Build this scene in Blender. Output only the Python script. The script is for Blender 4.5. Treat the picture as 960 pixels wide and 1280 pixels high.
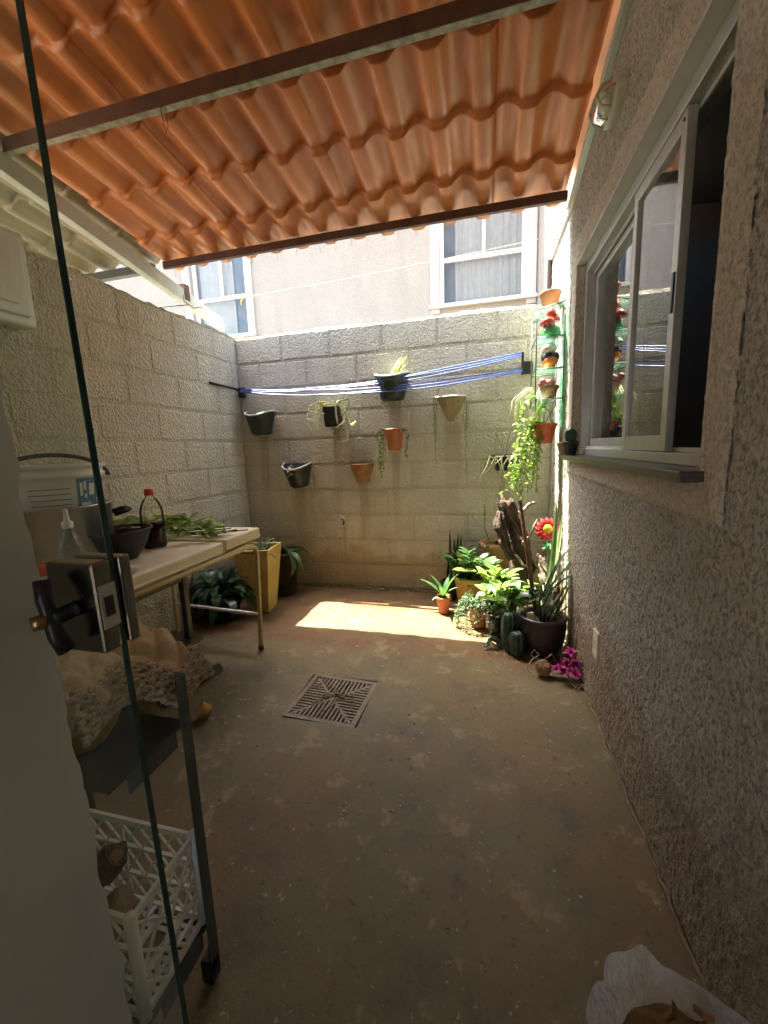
import bpy, math, random
import numpy as np
from mathutils import Vector, Matrix, Euler

for o in list(bpy.data.objects): bpy.data.objects.remove(o)
scene = bpy.context.scene
col = scene.collection
RD = math.radians
rnd = random.Random(7)

# ------------------------------------------------------------------ camera
CAM_H = 1.109
yaw, pit, rol = RD(14.28), RD(9.05), RD(-2.07)
fw = Vector((-math.sin(yaw)*math.cos(pit), math.cos(yaw)*math.cos(pit), -math.sin(pit)))
r0 = Vector((math.cos(yaw), math.sin(yaw), 0)); u0 = r0.cross(fw)
rr = r0*math.cos(rol) + u0*math.sin(rol); uu = -r0*math.sin(rol) + u0*math.cos(rol)
cam_d = bpy.data.cameras.new('camera'); cam = bpy.data.objects.new('camera', cam_d); col.objects.link(cam)
cam.matrix_world = Matrix(((rr.x, uu.x, -fw.x, 0), (rr.y, uu.y, -fw.y, 0), (rr.z, uu.z, -fw.z, CAM_H), (0, 0, 0, 1)))
cam_d.sensor_fit = 'VERTICAL'; cam_d.sensor_height = 24; cam_d.lens = 503.1/1280*24
cam_d.clip_start = 0.02; cam_d.clip_end = 2000
scene.camera = cam

# ------------------------------------------------------------------ sky, sun, exposure
S = Vector((-0.37, 0.155, 1.0)).normalized()
world = bpy.data.worlds.new('World'); scene.world = world; world.use_nodes = True
wn = world.node_tree; wn.nodes.clear()
sky = wn.nodes.new('ShaderNodeTexSky'); sky.sky_type = 'NISHITA'; sky.sun_disc = False
sky.sun_elevation = math.asin(S.z); sky.sun_rotation = math.atan2(S.x, S.y); sky.dust_density = 4.0; sky.ozone_density = 0.5; sky.air_density = 0.9
bg = wn.nodes.new('ShaderNodeBackground'); bg.inputs[1].default_value = 0.13
wo = wn.nodes.new('ShaderNodeOutputWorld')
wn.links.new(sky.outputs[0], bg.inputs[0]); wn.links.new(bg.outputs[0], wo.inputs[0])
sd = bpy.data.lights.new('sun', 'SUN'); sd.energy = 3.7; sd.angle = RD(0.5); sd.color = (1.0, 0.945, 0.77)
sun = bpy.data.objects.new('sun', sd); col.objects.link(sun)
sun.rotation_euler = S.to_track_quat('Z', 'Y').to_euler(); sun.location = (-3, 2, 9)
vs = scene.view_settings; vs.view_transform = 'Standard'; vs.look = 'None'; vs.gamma = 1; vs.use_curve_mapping = False
vs.exposure = 3.5
try:
    scene.cycles.max_bounces = 12; scene.cycles.diffuse_bounces = 7; scene.cycles.glossy_bounces = 6
    scene.cycles.transmission_bounces = 10; scene.cycles.transparent_max_bounces = 24
    scene.cycles.sample_clamp_indirect = 6
except Exception: pass

# ------------------------------------------------------------------ materials
def nt(m): return m.node_tree.nodes, m.node_tree.links
def new_mat(name):
    m = bpy.data.materials.new(name); m.use_nodes = True
    m.node_tree.nodes.clear(); n, l = nt(m)
    out = n.new('ShaderNodeOutputMaterial'); b = n.new('ShaderNodeBsdfPrincipled')
    l.new(b.outputs[0], out.inputs[0]); return m, n, l, b, out
def rgb(c): return (c[0], c[1], c[2], 1)
def noise(n, l, vec, scale, detail=4, rough=.55, sc=None):
    t = n.new('ShaderNodeTexNoise'); t.inputs['Scale'].default_value = scale
    t.inputs['Detail'].default_value = detail; t.inputs['Roughness'].default_value = rough
    if sc:
        mp = n.new('ShaderNodeMapping'); mp.inputs['Scale'].default_value = sc
        l.new(vec, mp.inputs[0]); l.new(mp.outputs[0], t.inputs['Vector'])
    else: l.new(vec, t.inputs['Vector'])
    return t.outputs[0]
def ramp(n, l, fac, stops):
    r = n.new('ShaderNodeValToRGB'); l.new(fac, r.inputs[0])
    el = r.color_ramp.elements
    while len(el) < len(stops): el.new(.5)
    for e, (p, c) in zip(el, stops):
        e.position = p; e.color = rgb(c) if isinstance(c, (tuple, list)) else (c, c, c, 1)
    return r.outputs[0]
def mix(n, l, fac, a, b, mode='MIX'):
    x = n.new('ShaderNodeMix'); x.data_type = 'RGBA'; x.blend_type = mode
    for s, v in ((x.inputs[0], fac), (x.inputs[6], a), (x.inputs[7], b)):
        if isinstance(v, (int, float)): s.default_value = v
        elif isinstance(v, (tuple, list)): s.default_value = rgb(v)
        else: l.new(v, s)
    return x.outputs[2]
def math_n(n, l, op, a, b=None):
    x = n.new('ShaderNodeMath'); x.operation = op
    for s, v in ((x.inputs[0], a), (x.inputs[1], b)):
        if v is None: continue
        if isinstance(v, (int, float)): s.default_value = v
        else: l.new(v, s)
    return x.outputs[0]
def bump(n, l, b, h, strength, dist):
    bp = n.new('ShaderNodeBump'); bp.inputs['Strength'].default_value = strength; bp.inputs['Distance'].default_value = dist
    l.new(h, bp.inputs['Height']); l.new(bp.outputs[0], b.inputs['Normal']); return bp
def pos(n): return n.new('ShaderNodeNewGeometry').outputs['Position']

def simple(name, c, rough=.5, var=.25, scale=18, metal=0, bmp=.15, bscale=60, bdist=.002, c2=None, obj_rand=0., spec=None, trans=0, sub=0, alpha=None, coat=0):
    """painted / moulded surface: mottled colour, uneven gloss, fine relief"""
    m, n, l, b, out = new_mat(name); P = pos(n)
    f = noise(n, l, P, scale, 5, .6)
    d = c2 if c2 else tuple(x*(1-var) for x in c)
    cc = ramp(n, l, f, [(.3, d), (.7, c)])
    if obj_rand:
        oi = n.new('ShaderNodeObjectInfo'); hs = n.new('ShaderNodeHueSaturation')
        v = n.new('ShaderNodeMapRange'); v.inputs[3].default_value = 1-obj_rand; v.inputs[4].default_value = 1+obj_rand
        l.new(oi.outputs['Random'], v.inputs[0]); l.new(v.outputs[0], hs.inputs['Value']); l.new(cc, hs.inputs['Color']); cc = hs.outputs[0]
    l.new(cc, b.inputs['Base Color'])
    f2 = noise(n, l, P, scale*2.3, 3)
    mr = n.new('ShaderNodeMapRange'); mr.inputs[3].default_value = max(.03, rough-.1); mr.inputs[4].default_value = min(1, rough+.12)
    l.new(f2, mr.inputs[0]); l.new(mr.outputs[0], b.inputs['Roughness'])
    b.inputs['Metallic'].default_value = metal
    if spec is not None: b.inputs['Specular IOR Level'].default_value = spec
    if trans: b.inputs['Transmission Weight'].default_value = trans
    if coat: b.inputs['Coat Weight'].default_value = coat; b.inputs['Coat Roughness'].default_value = .15
    if bmp: bump(n, l, b, noise(n, l, P, bscale, 4), bmp, bdist)
    return m

def leaf_mat(name, c, c2, rough=.4, tr=.35, var=.18, strip=None):
    m, n, l, b, out = new_mat(name); P = pos(n)
    f = noise(n, l, P, 35, 4); cc = ramp(n, l, f, [(.3, c2), (.7, c)])
    if strip:
        uv = n.new('ShaderNodeUVMap'); sp = n.new('ShaderNodeSeparateXYZ'); l.new(uv.outputs[0], sp.inputs[0])
        d = math_n(n, l, 'ABSOLUTE', math_n(n, l, 'SUBTRACT', sp.outputs[1], .5))
        cc = mix(n, l, ramp(n, l, d, [(.24, 0.), (.30, 1.)]), cc, strip)
    oi = n.new('ShaderNodeObjectInfo'); hs = n.new('ShaderNodeHueSaturation')
    v = n.new('ShaderNodeMapRange'); v.inputs[3].default_value = 1-var*1.6; v.inputs[4].default_value = 1+var*1.6
    l.new(oi.outputs['Random'], v.inputs[0]); l.new(v.outputs[0], hs.inputs['Value']); l.new(cc, hs.inputs['Color'])
    wh = n.new('ShaderNodeTexWhiteNoise'); wh.noise_dimensions = '1D'; l.new(oi.outputs['Random'], wh.inputs['W'])
    hr = n.new('ShaderNodeMapRange'); hr.inputs[3].default_value = .475; hr.inputs[4].default_value = .515; l.new(wh.outputs['Value'], hr.inputs[0]); l.new(hr.outputs[0], hs.inputs['Hue'])
    hs.inputs['Saturation'].default_value = .88
    l.new(hs.outputs[0], b.inputs['Base Color']); b.inputs['Roughness'].default_value = rough
    t = n.new('ShaderNodeBsdfTranslucent'); 
    tc = mix(n, l, .5, hs.outputs[0], (c[0]*1.6+.02, c[1]*1.7+.02, c[2]*.5)); l.new(tc, t.inputs[0])
    ms = n.new('ShaderNodeMixShader'); ms.inputs[0].default_value = tr
    l.new(b.outputs[0], ms.inputs[1]); l.new(t.outputs[0], ms.inputs[2]); l.new(ms.outputs[0], out.inputs[0])
    bump(n, l, b, noise(n, l, P, 120, 3), .2, .001)
    return m

def thin_glass(name, tint=(.93, .97, .95), ior=1.9, rough=.0, dirt=.04):
    m = bpy.data.materials.new(name); m.use_nodes = True; n, l = nt(m); n.clear()
    out = n.new('ShaderNodeOutputMaterial'); tr = n.new('ShaderNodeBsdfTransparent'); tr.inputs[0].default_value = rgb(tint)
    gl = n.new('ShaderNodeBsdfGlossy'); gl.inputs['Roughness'].default_value = rough; gl.inputs[0].default_value = (1, 1, 1, 1)
    fr = n.new('ShaderNodeFresnel'); fr.inputs[0].default_value = ior
    ms = n.new('ShaderNodeMixShader'); l.new(fr.outputs[0], ms.inputs[0]); l.new(tr.outputs[0], ms.inputs[1]); l.new(gl.outputs[0], ms.inputs[2])
    df = n.new('ShaderNodeBsdfDiffuse'); df.inputs[0].default_value = (.55, .55, .5, 1)
    f = noise(n, l, pos(n), 9, 6, .65); fm = ramp(n, l, f, [(.4, 0.), (.75, dirt*2.2)])
    m2 = n.new('ShaderNodeMixShader'); l.new(fm, m2.inputs[0]); l.new(ms.outputs[0], m2.inputs[1]); l.new(df.outputs[0], m2.inputs[2])
    l.new(m2.outputs[0], out.inputs[0]); return m

def wall_mat(name, c, c2, dirt, relief=.9, rscale=(1, 1, .45), grain=95, obj_rand=0., streak=None, base_dirt=None, dist=.006, stains=None, pit=.4):
    """rough textured masonry paint: stroked relief, mottling, shade painted into the pits, dirt in its own shapes"""
    m, n, l, b, out = new_mat(name); P = pos(n)
    f = noise(n, l, P, 3.2, 6, .6); cc = ramp(n, l, f, [(.3, c2), (.68, c)])
    g = noise(n, l, P, grain, 3, .6, rscale)
    cc = mix(n, l, ramp(n, l, g, [(.36, pit), (.54, 0.)]), cc, tuple(x*.6 for x in c2))  # pits of the relief coloured darker, painting shade into the grain
    if obj_rand:
        oi = n.new('ShaderNodeObjectInfo'); hs = n.new('ShaderNodeHueSaturation')
        v = n.new('ShaderNodeMapRange'); v.inputs[3].default_value = 1-obj_rand; v.inputs[4].default_value = 1+obj_rand
        l.new(oi.outputs['Random'], v.inputs[0]); l.new(v.outputs[0], hs.inputs['Value']); l.new(cc, hs.inputs['Color']); cc = hs.outputs[0]
    if streak:
        s = noise(n, l, P, 5.5, 5, .6, (1, 1, .13)); cc = mix(n, l, ramp(n, l, s, [(.5, 0.), (.68, .42)]), cc, streak)
    if stains:      # run-off marks under each hung planter
        sx = n.new('ShaderNodeSeparateXYZ'); l.new(P, sx.inputs[0]); wob = noise(n, l, P, 9, 4, .6, (1, 1, .3)); tot = None
        for (px, pz, w) in stains:
            dx = math_n(n, l, 'DIVIDE', math_n(n, l, 'ABSOLUTE', math_n(n, l, 'SUBTRACT', sx.outputs[0], px)), w)
            dz = math_n(n, l, 'SUBTRACT', pz, sx.outputs[2])
            fx = ramp(n, l, math_n(n, l, 'ADD', dx, math_n(n, l, 'MULTIPLY', wob, .9)), [(.75, 1.), (1.25, 0.)])
            fz = ramp(n, l, dz, [(0., 0.), (.03, 1.), (.22, .75), (.75, 0.)])
            k = math_n(n, l, 'MULTIPLY', fx, fz); tot = k if tot is None else math_n(n, l, 'MAXIMUM', tot, k)
        cc = mix(n, l, math_n(n, l, 'MULTIPLY', tot, .6), cc, (.46, .38, .25))
    if base_dirt:
        sp = n.new('ShaderNodeSeparateXYZ'); l.new(P, sp.inputs[0])
        w = noise(n, l, P, 7, 5); hh = math_n(n, l, 'ADD', sp.outputs[2], math_n(n, l, 'MULTIPLY', w, -.5))
        cc = mix(n, l, ramp(n, l, hh, [(0., .8), (.05, .45), (.30, 0.)]), cc, base_dirt)
        cc = mix(n, l, ramp(n, l, noise(n, l, P, 26, 6, .7), [(.62, 0.), (.72, .5)]), cc, tuple(x*.5 for x in c2))
    l.new(cc, b.inputs['Base Color']); b.inputs['Roughness'].default_value = .85; b.inputs['Specular IOR Level'].default_value = .25
    h = math_n(n, l, 'ADD', math_n(n, l, 'MULTIPLY', ramp(n, l, g, [(.35, 0.), (.6, 1.)]), 1.), math_n(n, l, 'MULTIPLY', noise(n, l, P, grain*2.7, 3), .35))
    bump(n, l, b, h, relief, dist); return m

M = {}
STAINS = [(-1.745, 1.25, .10), (-1.115, 1.28, .07), (-.66, 1.45, .10), (-.655, 1.08, .07), (-.235, 1.28, .12), (-1.452, .83, .10), (-.915, .86, .08), (.128, .92, .09), (-1.09, .52, .03)]
M['block'] = wall_mat('painted_block', (.80, .77, .62), (.73, .70, .555), None, 1., (1, 1, .8), 72, .02, pit=.28, streak=(.55, .50, .385), base_dirt=(.44, .35, .20), dist=.009, stains=STAINS)
M['mortar'] = wall_mat('painted_mortar', (.75, .72, .575), (.66, .63, .49), None, 1., (1, 1, .8), 72, 0, pit=.28, streak=(.53, .48, .365), base_dirt=(.42, .33, .19), dist=.009, stains=STAINS)
M['grafiato'] = wall_mat('stroked_render', (.56, .525, .435), (.45, .42, .345), None, .8, (1, 1, .6), 125, 0, dist=.004, pit=1., base_dirt=(.27, .20, .12))
M['surround'] = wall_mat('surround_render', (.70, .62, .49), (.60, .53, .41), None, .8, (1, 1, .6), 125, 0, dist=.004, pit=.7)
M['jamb'] = simple('jamb_plaster', (.60, .59, .50), .8, .12, 5, bmp=.25, bscale=220, bdist=.0015)
M['bldg'] = wall_mat('neighbour_render', (.37, .36, .315), (.33, .32, .275), None, .7, (1, 1, .7), 70, 0, dist=.007, streak=(.29, .28, .235), pit=.3)
M['white_trim'] = simple('white_trim', (.50, .485, .45), .6, .1, 4, bmp=.2, bscale=40)
M['white_paint'] = simple('white_paint_metal', (.80, .80, .78), .4, .08, 6)
M['alum'] = simple('grey_aluminium', (.56, .56, .52), .38, .12, 20, metal=.55, bmp=.05)
M['alum_pale'] = simple('pale_aluminium', (.62, .63, .57), .45, .12, 14, metal=.15, bmp=.05)
M['granite'] = simple('dark_granite', (.125, .115, .09), .3, .65, 160, bmp=.05)
M['glass'] = thin_glass('window_glass', (.90, .94, .92), 2.1)
M['far_glass'] = thin_glass('far_window_glass', (.95, .97, .96), 1.35)
M['door_glass'] = thin_glass('door_glass', (.88, .95, .91), 1.5, dirt=.03)
M['glass_edge'] = simple('glass_edge', (.03, .075, .065), .12, .35, 30, bmp=0)
M['shelf_glass'] = thin_glass('shelf_glass', (.68, .92, .85), 1.5, dirt=.12)
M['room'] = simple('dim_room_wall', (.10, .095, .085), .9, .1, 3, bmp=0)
M['purlin'] = simple('rusty_primer', (.135, .06, .035), .6, .5, 14, bmp=.2, c2=(.06, .03, .02))
M['purlin_edge'] = simple('mossy_paint', (.44, .46, .34), .6, .4, 26, c2=(.20, .17, .10), bmp=.25)
M['beam'] = simple('pale_grey_paint', (.50, .54, .48), .45, .2, 8, bmp=.08)
M['dark_steel'] = simple('dark_steel', (.045, .048, .05), .42, .4, 22, metal=.3, bmp=.1)
M['grey_steel'] = simple('grey_steel', (.10, .11, .105), .45, .3, 12, metal=.3, bmp=.1)
M['cream_tube'] = simple('cream_tube', (.70, .57, .29), .35, .2, 20, bmp=.05)
M['vinyl'] = simple('cream_vinyl', (.76, .67, .46), .45, .14, 6, bmp=.12, bscale=260, bdist=.001)
M['black_plastic'] = simple('black_plastic', (.018, .018, .02), .35, .3, 20, bmp=.1, bscale=200)
M['pot_green'] = simple('dark_green_plastic', (.035, .05, .045), .38, .3, 12, bmp=.08)
M['pot_black'] = simple('black_pot', (.022, .024, .024), .5, .3, 12, bmp=.1)
M['lime'] = simple('white_limescale_rim', (.75, .77, .74), .6, .25, 40, bmp=.3)
M['terra'] = simple('terracotta', (.50, .17, .075), .7, .25, 16, bmp=.2, bscale=120)
M['terra_red'] = simple('orange_red_plastic', (.62, .13, .055), .45, .2, 16, bmp=.1)
M['terra_pat'] = simple('patterned_brown_clay', (.27, .105, .045), .7, .5, 38, c2=(.36, .22, .10), bmp=.4, bscale=45, bdist=.004)
M['beige_pot'] = simple('beige_mossy_clay', (.42, .33, .19), .75, .4, 20, bmp=.3)
M['ochre'] = simple('ochre_plastic', (.50, .33, .08), .5, .25, 10, bmp=.1)
M['yellow_pot'] = simple('yellow_clay', (.60, .47, .15), .6, .25, 9, bmp=.3, bscale=30)
M['brown_glaze'] = simple('brown_glazed', (.042, .030, .026), .3, .4, 9, bmp=.12, bscale=25, coat=.3)
M['soil'] = simple('potting_soil', (.055, .036, .022), .95, .6, 70, bmp=.9, bscale=120, bdist=.01)
M['lf_dark'] = leaf_mat('dark_leaf', (.05, .115, .055), (.026, .07, .034), .28, .2)
M['lf_mid'] = leaf_mat('mid_leaf', (.08, .19, .05), (.045, .12, .03), .35, .35)
M['lf_lime'] = leaf_mat('lime_leaf', (.22, .34, .06), (.12, .24, .04), .35, .45)
M['lf_grey'] = leaf_mat('grey_green_leaf', (.14, .22, .13), (.08, .15, .08), .5, .25)
M['lf_snake'] = leaf_mat('snake_leaf', (.04, .085, .045), (.018, .045, .028), .4, .15)
M['lf_varieg'] = leaf_mat('variegated_leaf', (.10, .20, .07), (.06, .14, .05), .4, .35, strip=(.58, .58, .34))
M['lf_picked'] = leaf_mat('picked_leaf', (.24, .33, .06), (.14, .21, .04), .5, .4)
M['lf_white'] = leaf_mat('pale_stem', (.80, .80, .66), (.64, .66, .48), .5, .25)
M['stem'] = simple('green_stem', (.10, .15, .05), .5, .3, 30, bmp=.1)
M['root'] = simple('dry_root', (.42, .36, .26), .8, .3, 30, bmp=.2)
M['wood_drift'] = simple('driftwood', (.10, .06, .038), .85, .6, 22, c2=(.032, .021, .016), bmp=.9, bscale=45, bdist=.012)
M['wood_grey'] = simple('weathered_wood', (.36, .28, .21), .85, .5, 20, c2=(.15, .10, .075), bmp=.9, bscale=60, bdist=.01)
M['wood_pale'] = simple('split_wood', (.40, .25, .13), .8, .4, 14, c2=(.24, .13, .07), bmp=.5, bscale=40, bdist=.006)
M['stick'] = simple('brown_stick', (.20, .10, .05), .7, .35, 20, bmp=.3)
M['blue_cord'] = simple('blue_cord', (.11, .19, .58), .3, .15, 60, bmp=.1, coat=.2)
M['red_petal'] = simple('red_petal', (.62, .03, .035), .45, .3, 30, bmp=.2)
M['yellow'] = simple('yellow_plastic', (.70, .48, .03), .45, .2, 24, bmp=.2)
M['pink'] = simple('pink_petal', (.72, .22, .24), .5, .25, 40, bmp=.2)
M['magenta'] = simple('magenta_fabric', (.50, .02, .22), .6, .4, 40, bmp=.3)
M['twine'] = simple('jute_twine', (.40, .27, .14), .9, .4, 120, bmp=.6, bscale=220)
M['cer_white'] = simple('white_ceramic', (.78, .76, .68), .25, .1, 20, bmp=.05, coat=.4)
M['cer_red'] = simple('red_ceramic', (.70, .07, .05), .25, .15, 20, bmp=.05, coat=.4)
M['cer_green'] = simple('green_ceramic', (.06, .30, .10), .25, .2, 20, bmp=.05, coat=.4)
M['cer_blue'] = simple('navy_ceramic', (.02, .025, .05), .25, .2, 20, bmp=.05, coat=.4)
M['cer_orange'] = simple('orange_ceramic', (.75, .20, .02), .25, .15, 20, bmp=.05, coat=.4)
M['white_plastic'] = simple('white_plastic', (.84, .84, .80), .4, .12, 9, bmp=.06)
M['box_plastic'] = simple('enclosure_plastic', (.74, .76, .68), .22, .08, 6, bmp=.03)
M['lamp_plastic'] = simple('aged_lamp_plastic', (.50, .48, .37), .4, .2, 9, bmp=.05)
M['steel_pot'] = simple('brushed_pot', (.55, .54, .50), .35, .2, 14, metal=.85, bmp=.08)
M['blue_label'] = simple('blue_label', (.10, .27, .50), .5, .2, 60, c2=(.03, .12, .33), bmp=0)
M['red_cap'] = simple('red_cap', (.60, .03, .035), .4, .15, 20, bmp=0)
M['wine'] = simple('dark_red_liquid', (.035, .004, .006), .08, .3, 5, bmp=0)
M['lock_steel'] = simple('lock_steel', (.26, .245, .21), .22, .2, 30, metal=1, bmp=.03)
M['chrome'] = simple('chrome', (.62, .60, .55), .14, .15, 20, metal=1, bmp=.03)
M['brass'] = simple('brass', (.45, .30, .14), .3, .2, 20, metal=.9, bmp=.03)
M['olive_cloth'] = simple('olive_cloth', (.26, .25, .13), .95, .3, 20, bmp=.5, bscale=200)
M['crochet'] = simple('crochet_yarn', (.66, .54, .45), .95, .35, 12, c2=(.62, .56, .41), bmp=.8, bscale=260, bdist=.004)
M['towel'] = simple('cream_towel', (.58, .50, .34), .95, .2, 8, bmp=.6, bscale=200, bdist=.003)
M['cardboard'] = simple('cardboard', (.50, .36, .20), .8, .15, 10, bmp=.1)
M['paper'] = simple('printed_paper', (.62, .57, .47), .6, .35, 30, c2=(.25, .22, .18), bmp=.1)
M['food'] = simple('brown_peel', (.28, .15, .04), .7, .6, 40, c2=(.10, .055, .02), bmp=.6, bscale=90, bdist=.006)
M['onion'] = simple('golden_peel', (.40, .22, .045), .4, .25, 25, bmp=.1)
M['grate'] = simple('cast_grate', (.26, .205, .145), .7, .4, 30, bmp=.4, bscale=120, bdist=.002)
M['pit'] = simple('drain_pit', (.02, .018, .014), .95, .3, 20, bmp=.3)
M['outlet'] = simple('cream_plate', (.70, .63, .48), .4, .1, 20, bmp=0)
M['curtain'] = simple('curtain_cloth', (.42, .41, .37), .9, .12, 8, bmp=.2)
M['skirting'] = simple('brown_skirting', (.06, .03, .02), .5, .3, 8, bmp=.1)
M['debris'] = simple('dry_litter', (.26, .19, .10), .9, .6, 80, bmp=.4)
M['fleck'] = simple('paint_fleck', (.55, .52, .46), .7, .2, 40, bmp=.2)
M['yard'] = simple('unseen_yard_concrete', (.36, .32, .26), .9, .2, 2, bmp=.3)
M['bead'] = simple('dirty_mortar', (.27, .20, .125), .9, .45, 30, bmp=.6, bscale=90, bdist=.006)
M['ground'] = simple('dry_earth', (.20, .15, .10), .95, .3, 2, bmp=.5, bscale=8, bdist=.02)

# PVC roof: glossy orange-brown, grime where it gathers in streaks, a little light coming through
def roof_mat(name, c, c2, tr):
    m, n, l, b, out = new_mat(name); P = pos(n)
    f = noise(n, l, P, 2.2, 5, .6); cc = ramp(n, l, f, [(.3, c2), (.7, c)])
    g = noise(n, l, P, 7, 5, .6, (1, .18, 1)); cc = mix(n, l, ramp(n, l, g, [(.48, 0.), (.68, .6)]), cc, tuple(x*.5 for x in c2))
    d = noise(n, l, P, 60, 4, .7); cc = mix(n, l, ramp(n, l, d, [(.66, 0.), (.74, .4)]), cc, tuple(x*.4 for x in c2))
    l.new(cc, b.inputs['Base Color'])
    mr = n.new('ShaderNodeMapRange'); mr.inputs[3].default_value = .22; mr.inputs[4].default_value = .5
    l.new(g, mr.inputs[0]); l.new(mr.outputs[0], b.inputs['Roughness'])
    bump(n, l, b, noise(n, l, P, 14, 4), .25, .006)
    t = n.new('ShaderNodeBsdfTranslucent'); l.new(cc, t.inputs[0])
    ms = n.new('ShaderNodeMixShader'); ms.inputs[0].default_value = tr
    l.new(b.outputs[0], ms.inputs[1]); l.new(t.outputs[0], ms.inputs[2]); l.new(ms.outputs[0], out.inputs[0]); return m
M['tile'] = roof_mat('orange_tile_sheet', (.66, .235, .062), (.53, .175, .046), .022)
M['tile_cream'] = roof_mat('cream_tile_sheet', (.21, .18, .095), (.15, .13, .07), .0)

def floor_mat():
    m, n, l, b, out = new_mat('worn_concrete'); P = pos(n)
    f = noise(n, l, P, 1.6, 7, .62); cc = ramp(n, l, f, [(.3, (.110, .083, .032)), (.52, (.152, .120, .054)), (.72, (.19, .161, .088))])
    r1 = noise(n, l, P, 1.05, 6, .6, (1, 1, 1)); cc = mix(n, l, ramp(n, l, r1, [(.47, 0.), (.60, .7)]), cc, (.20, .122, .045))
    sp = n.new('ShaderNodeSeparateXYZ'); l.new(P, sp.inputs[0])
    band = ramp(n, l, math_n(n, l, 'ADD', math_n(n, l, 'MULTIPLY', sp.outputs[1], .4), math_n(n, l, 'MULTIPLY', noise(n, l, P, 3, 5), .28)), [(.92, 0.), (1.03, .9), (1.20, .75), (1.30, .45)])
    cc = mix(n, l, band, cc, (.155, .064, .021))  # rust stain deepened to paint the sunlit patch's orange into the floor colour
    pale = noise(n, l, P, 6.5, 7, .72); cc = mix(n, l, ramp(n, l, pale, [(.57, 0.), (.61, .55), (.7, .65)]), cc, (.29, .21, .115))
    dk = noise(n, l, P, 3.3, 7, .7); cc = mix(n, l, ramp(n, l, dk, [(.33, .7), (.46, 0.)]), cc, (.062, .050, .028))
    sm = noise(n, l, P, 34, 5, .75); cc = mix(n, l, ramp(n, l, sm, [(.58, 0.), (.66, .65)]), cc, (.07, .052, .03))
    sp2 = noise(n, l, P, 48, 3, .6); cc = mix(n, l, ramp(n, l, sp2, [(.665, 0.), (.70, .8)]), cc, (.33, .28, .20))
    l.new(cc, b.inputs['Base Color'])
    mr = n.new('ShaderNodeMapRange'); mr.inputs[3].default_value = .42; mr.inputs[4].default_value = .85
    l.new(dk, mr.inputs[0]); l.new(mr.outputs[0], b.inputs['Roughness'])
    h = math_n(n, l, 'ADD', noise(n, l, P, 9, 7, .7), math_n(n, l, 'MULTIPLY', noise(n, l, P, 130, 4, .7), .16))
    bump(n, l, b, h, .55, .014); return m
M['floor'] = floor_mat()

# translucent plastic film for the bag
def film(name):
    m = bpy.data.materials.new(name); m.use_nodes = True; n, l = nt(m); n.clear()
    out = n.new('ShaderNodeOutputMaterial'); b = n.new('ShaderNodeBsdfPrincipled'); b.inputs['Base Color'].default_value = (.95, .95, .93, 1)
    b.inputs['Roughness'].default_value = .13; P = pos(n)
    cr_ = math_n(n, l, 'ADD', math_n(n, l, 'ABSOLUTE', math_n(n, l, 'SUBTRACT', noise(n, l, P, 13, 4, .6, (1, 1, .5)), .5)), math_n(n, l, 'MULTIPLY', math_n(n, l, 'ABSOLUTE', math_n(n, l, 'SUBTRACT', noise(n, l, P, 34, 3, .6), .5)), .5)); bump(n, l, b, cr_, 1., .05)
    tl = n.new('ShaderNodeBsdfTranslucent'); tl.inputs[0].default_value = (.85, .84, .8, 1); tr = n.new('ShaderNodeBsdfTransparent')
    a = n.new('ShaderNodeMixShader'); a.inputs[0].default_value = .45; l.new(b.outputs[0], a.inputs[1]); l.new(tl.outputs[0], a.inputs[2])
    c = n.new('ShaderNodeMixShader'); l.new(ramp(n, l, noise(n, l, P, 12, 4), [(.35, .18), (.65, .6)]), c.inputs[0]); l.new(a.outputs[0], c.inputs[1]); l.new(tr.outputs[0], c.inputs[2])
    l.new(c.outputs[0], out.inputs[0]); return m
M['film'] = film('plastic_film')
M['clear'] = thin_glass('clear_bottle', (.95, .95, .92), 1.22, .05, .02)
M['clear_blue'] = thin_glass('clear_blue_bottle', (.72, .85, .86), 1.6, .05, .25)

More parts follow.
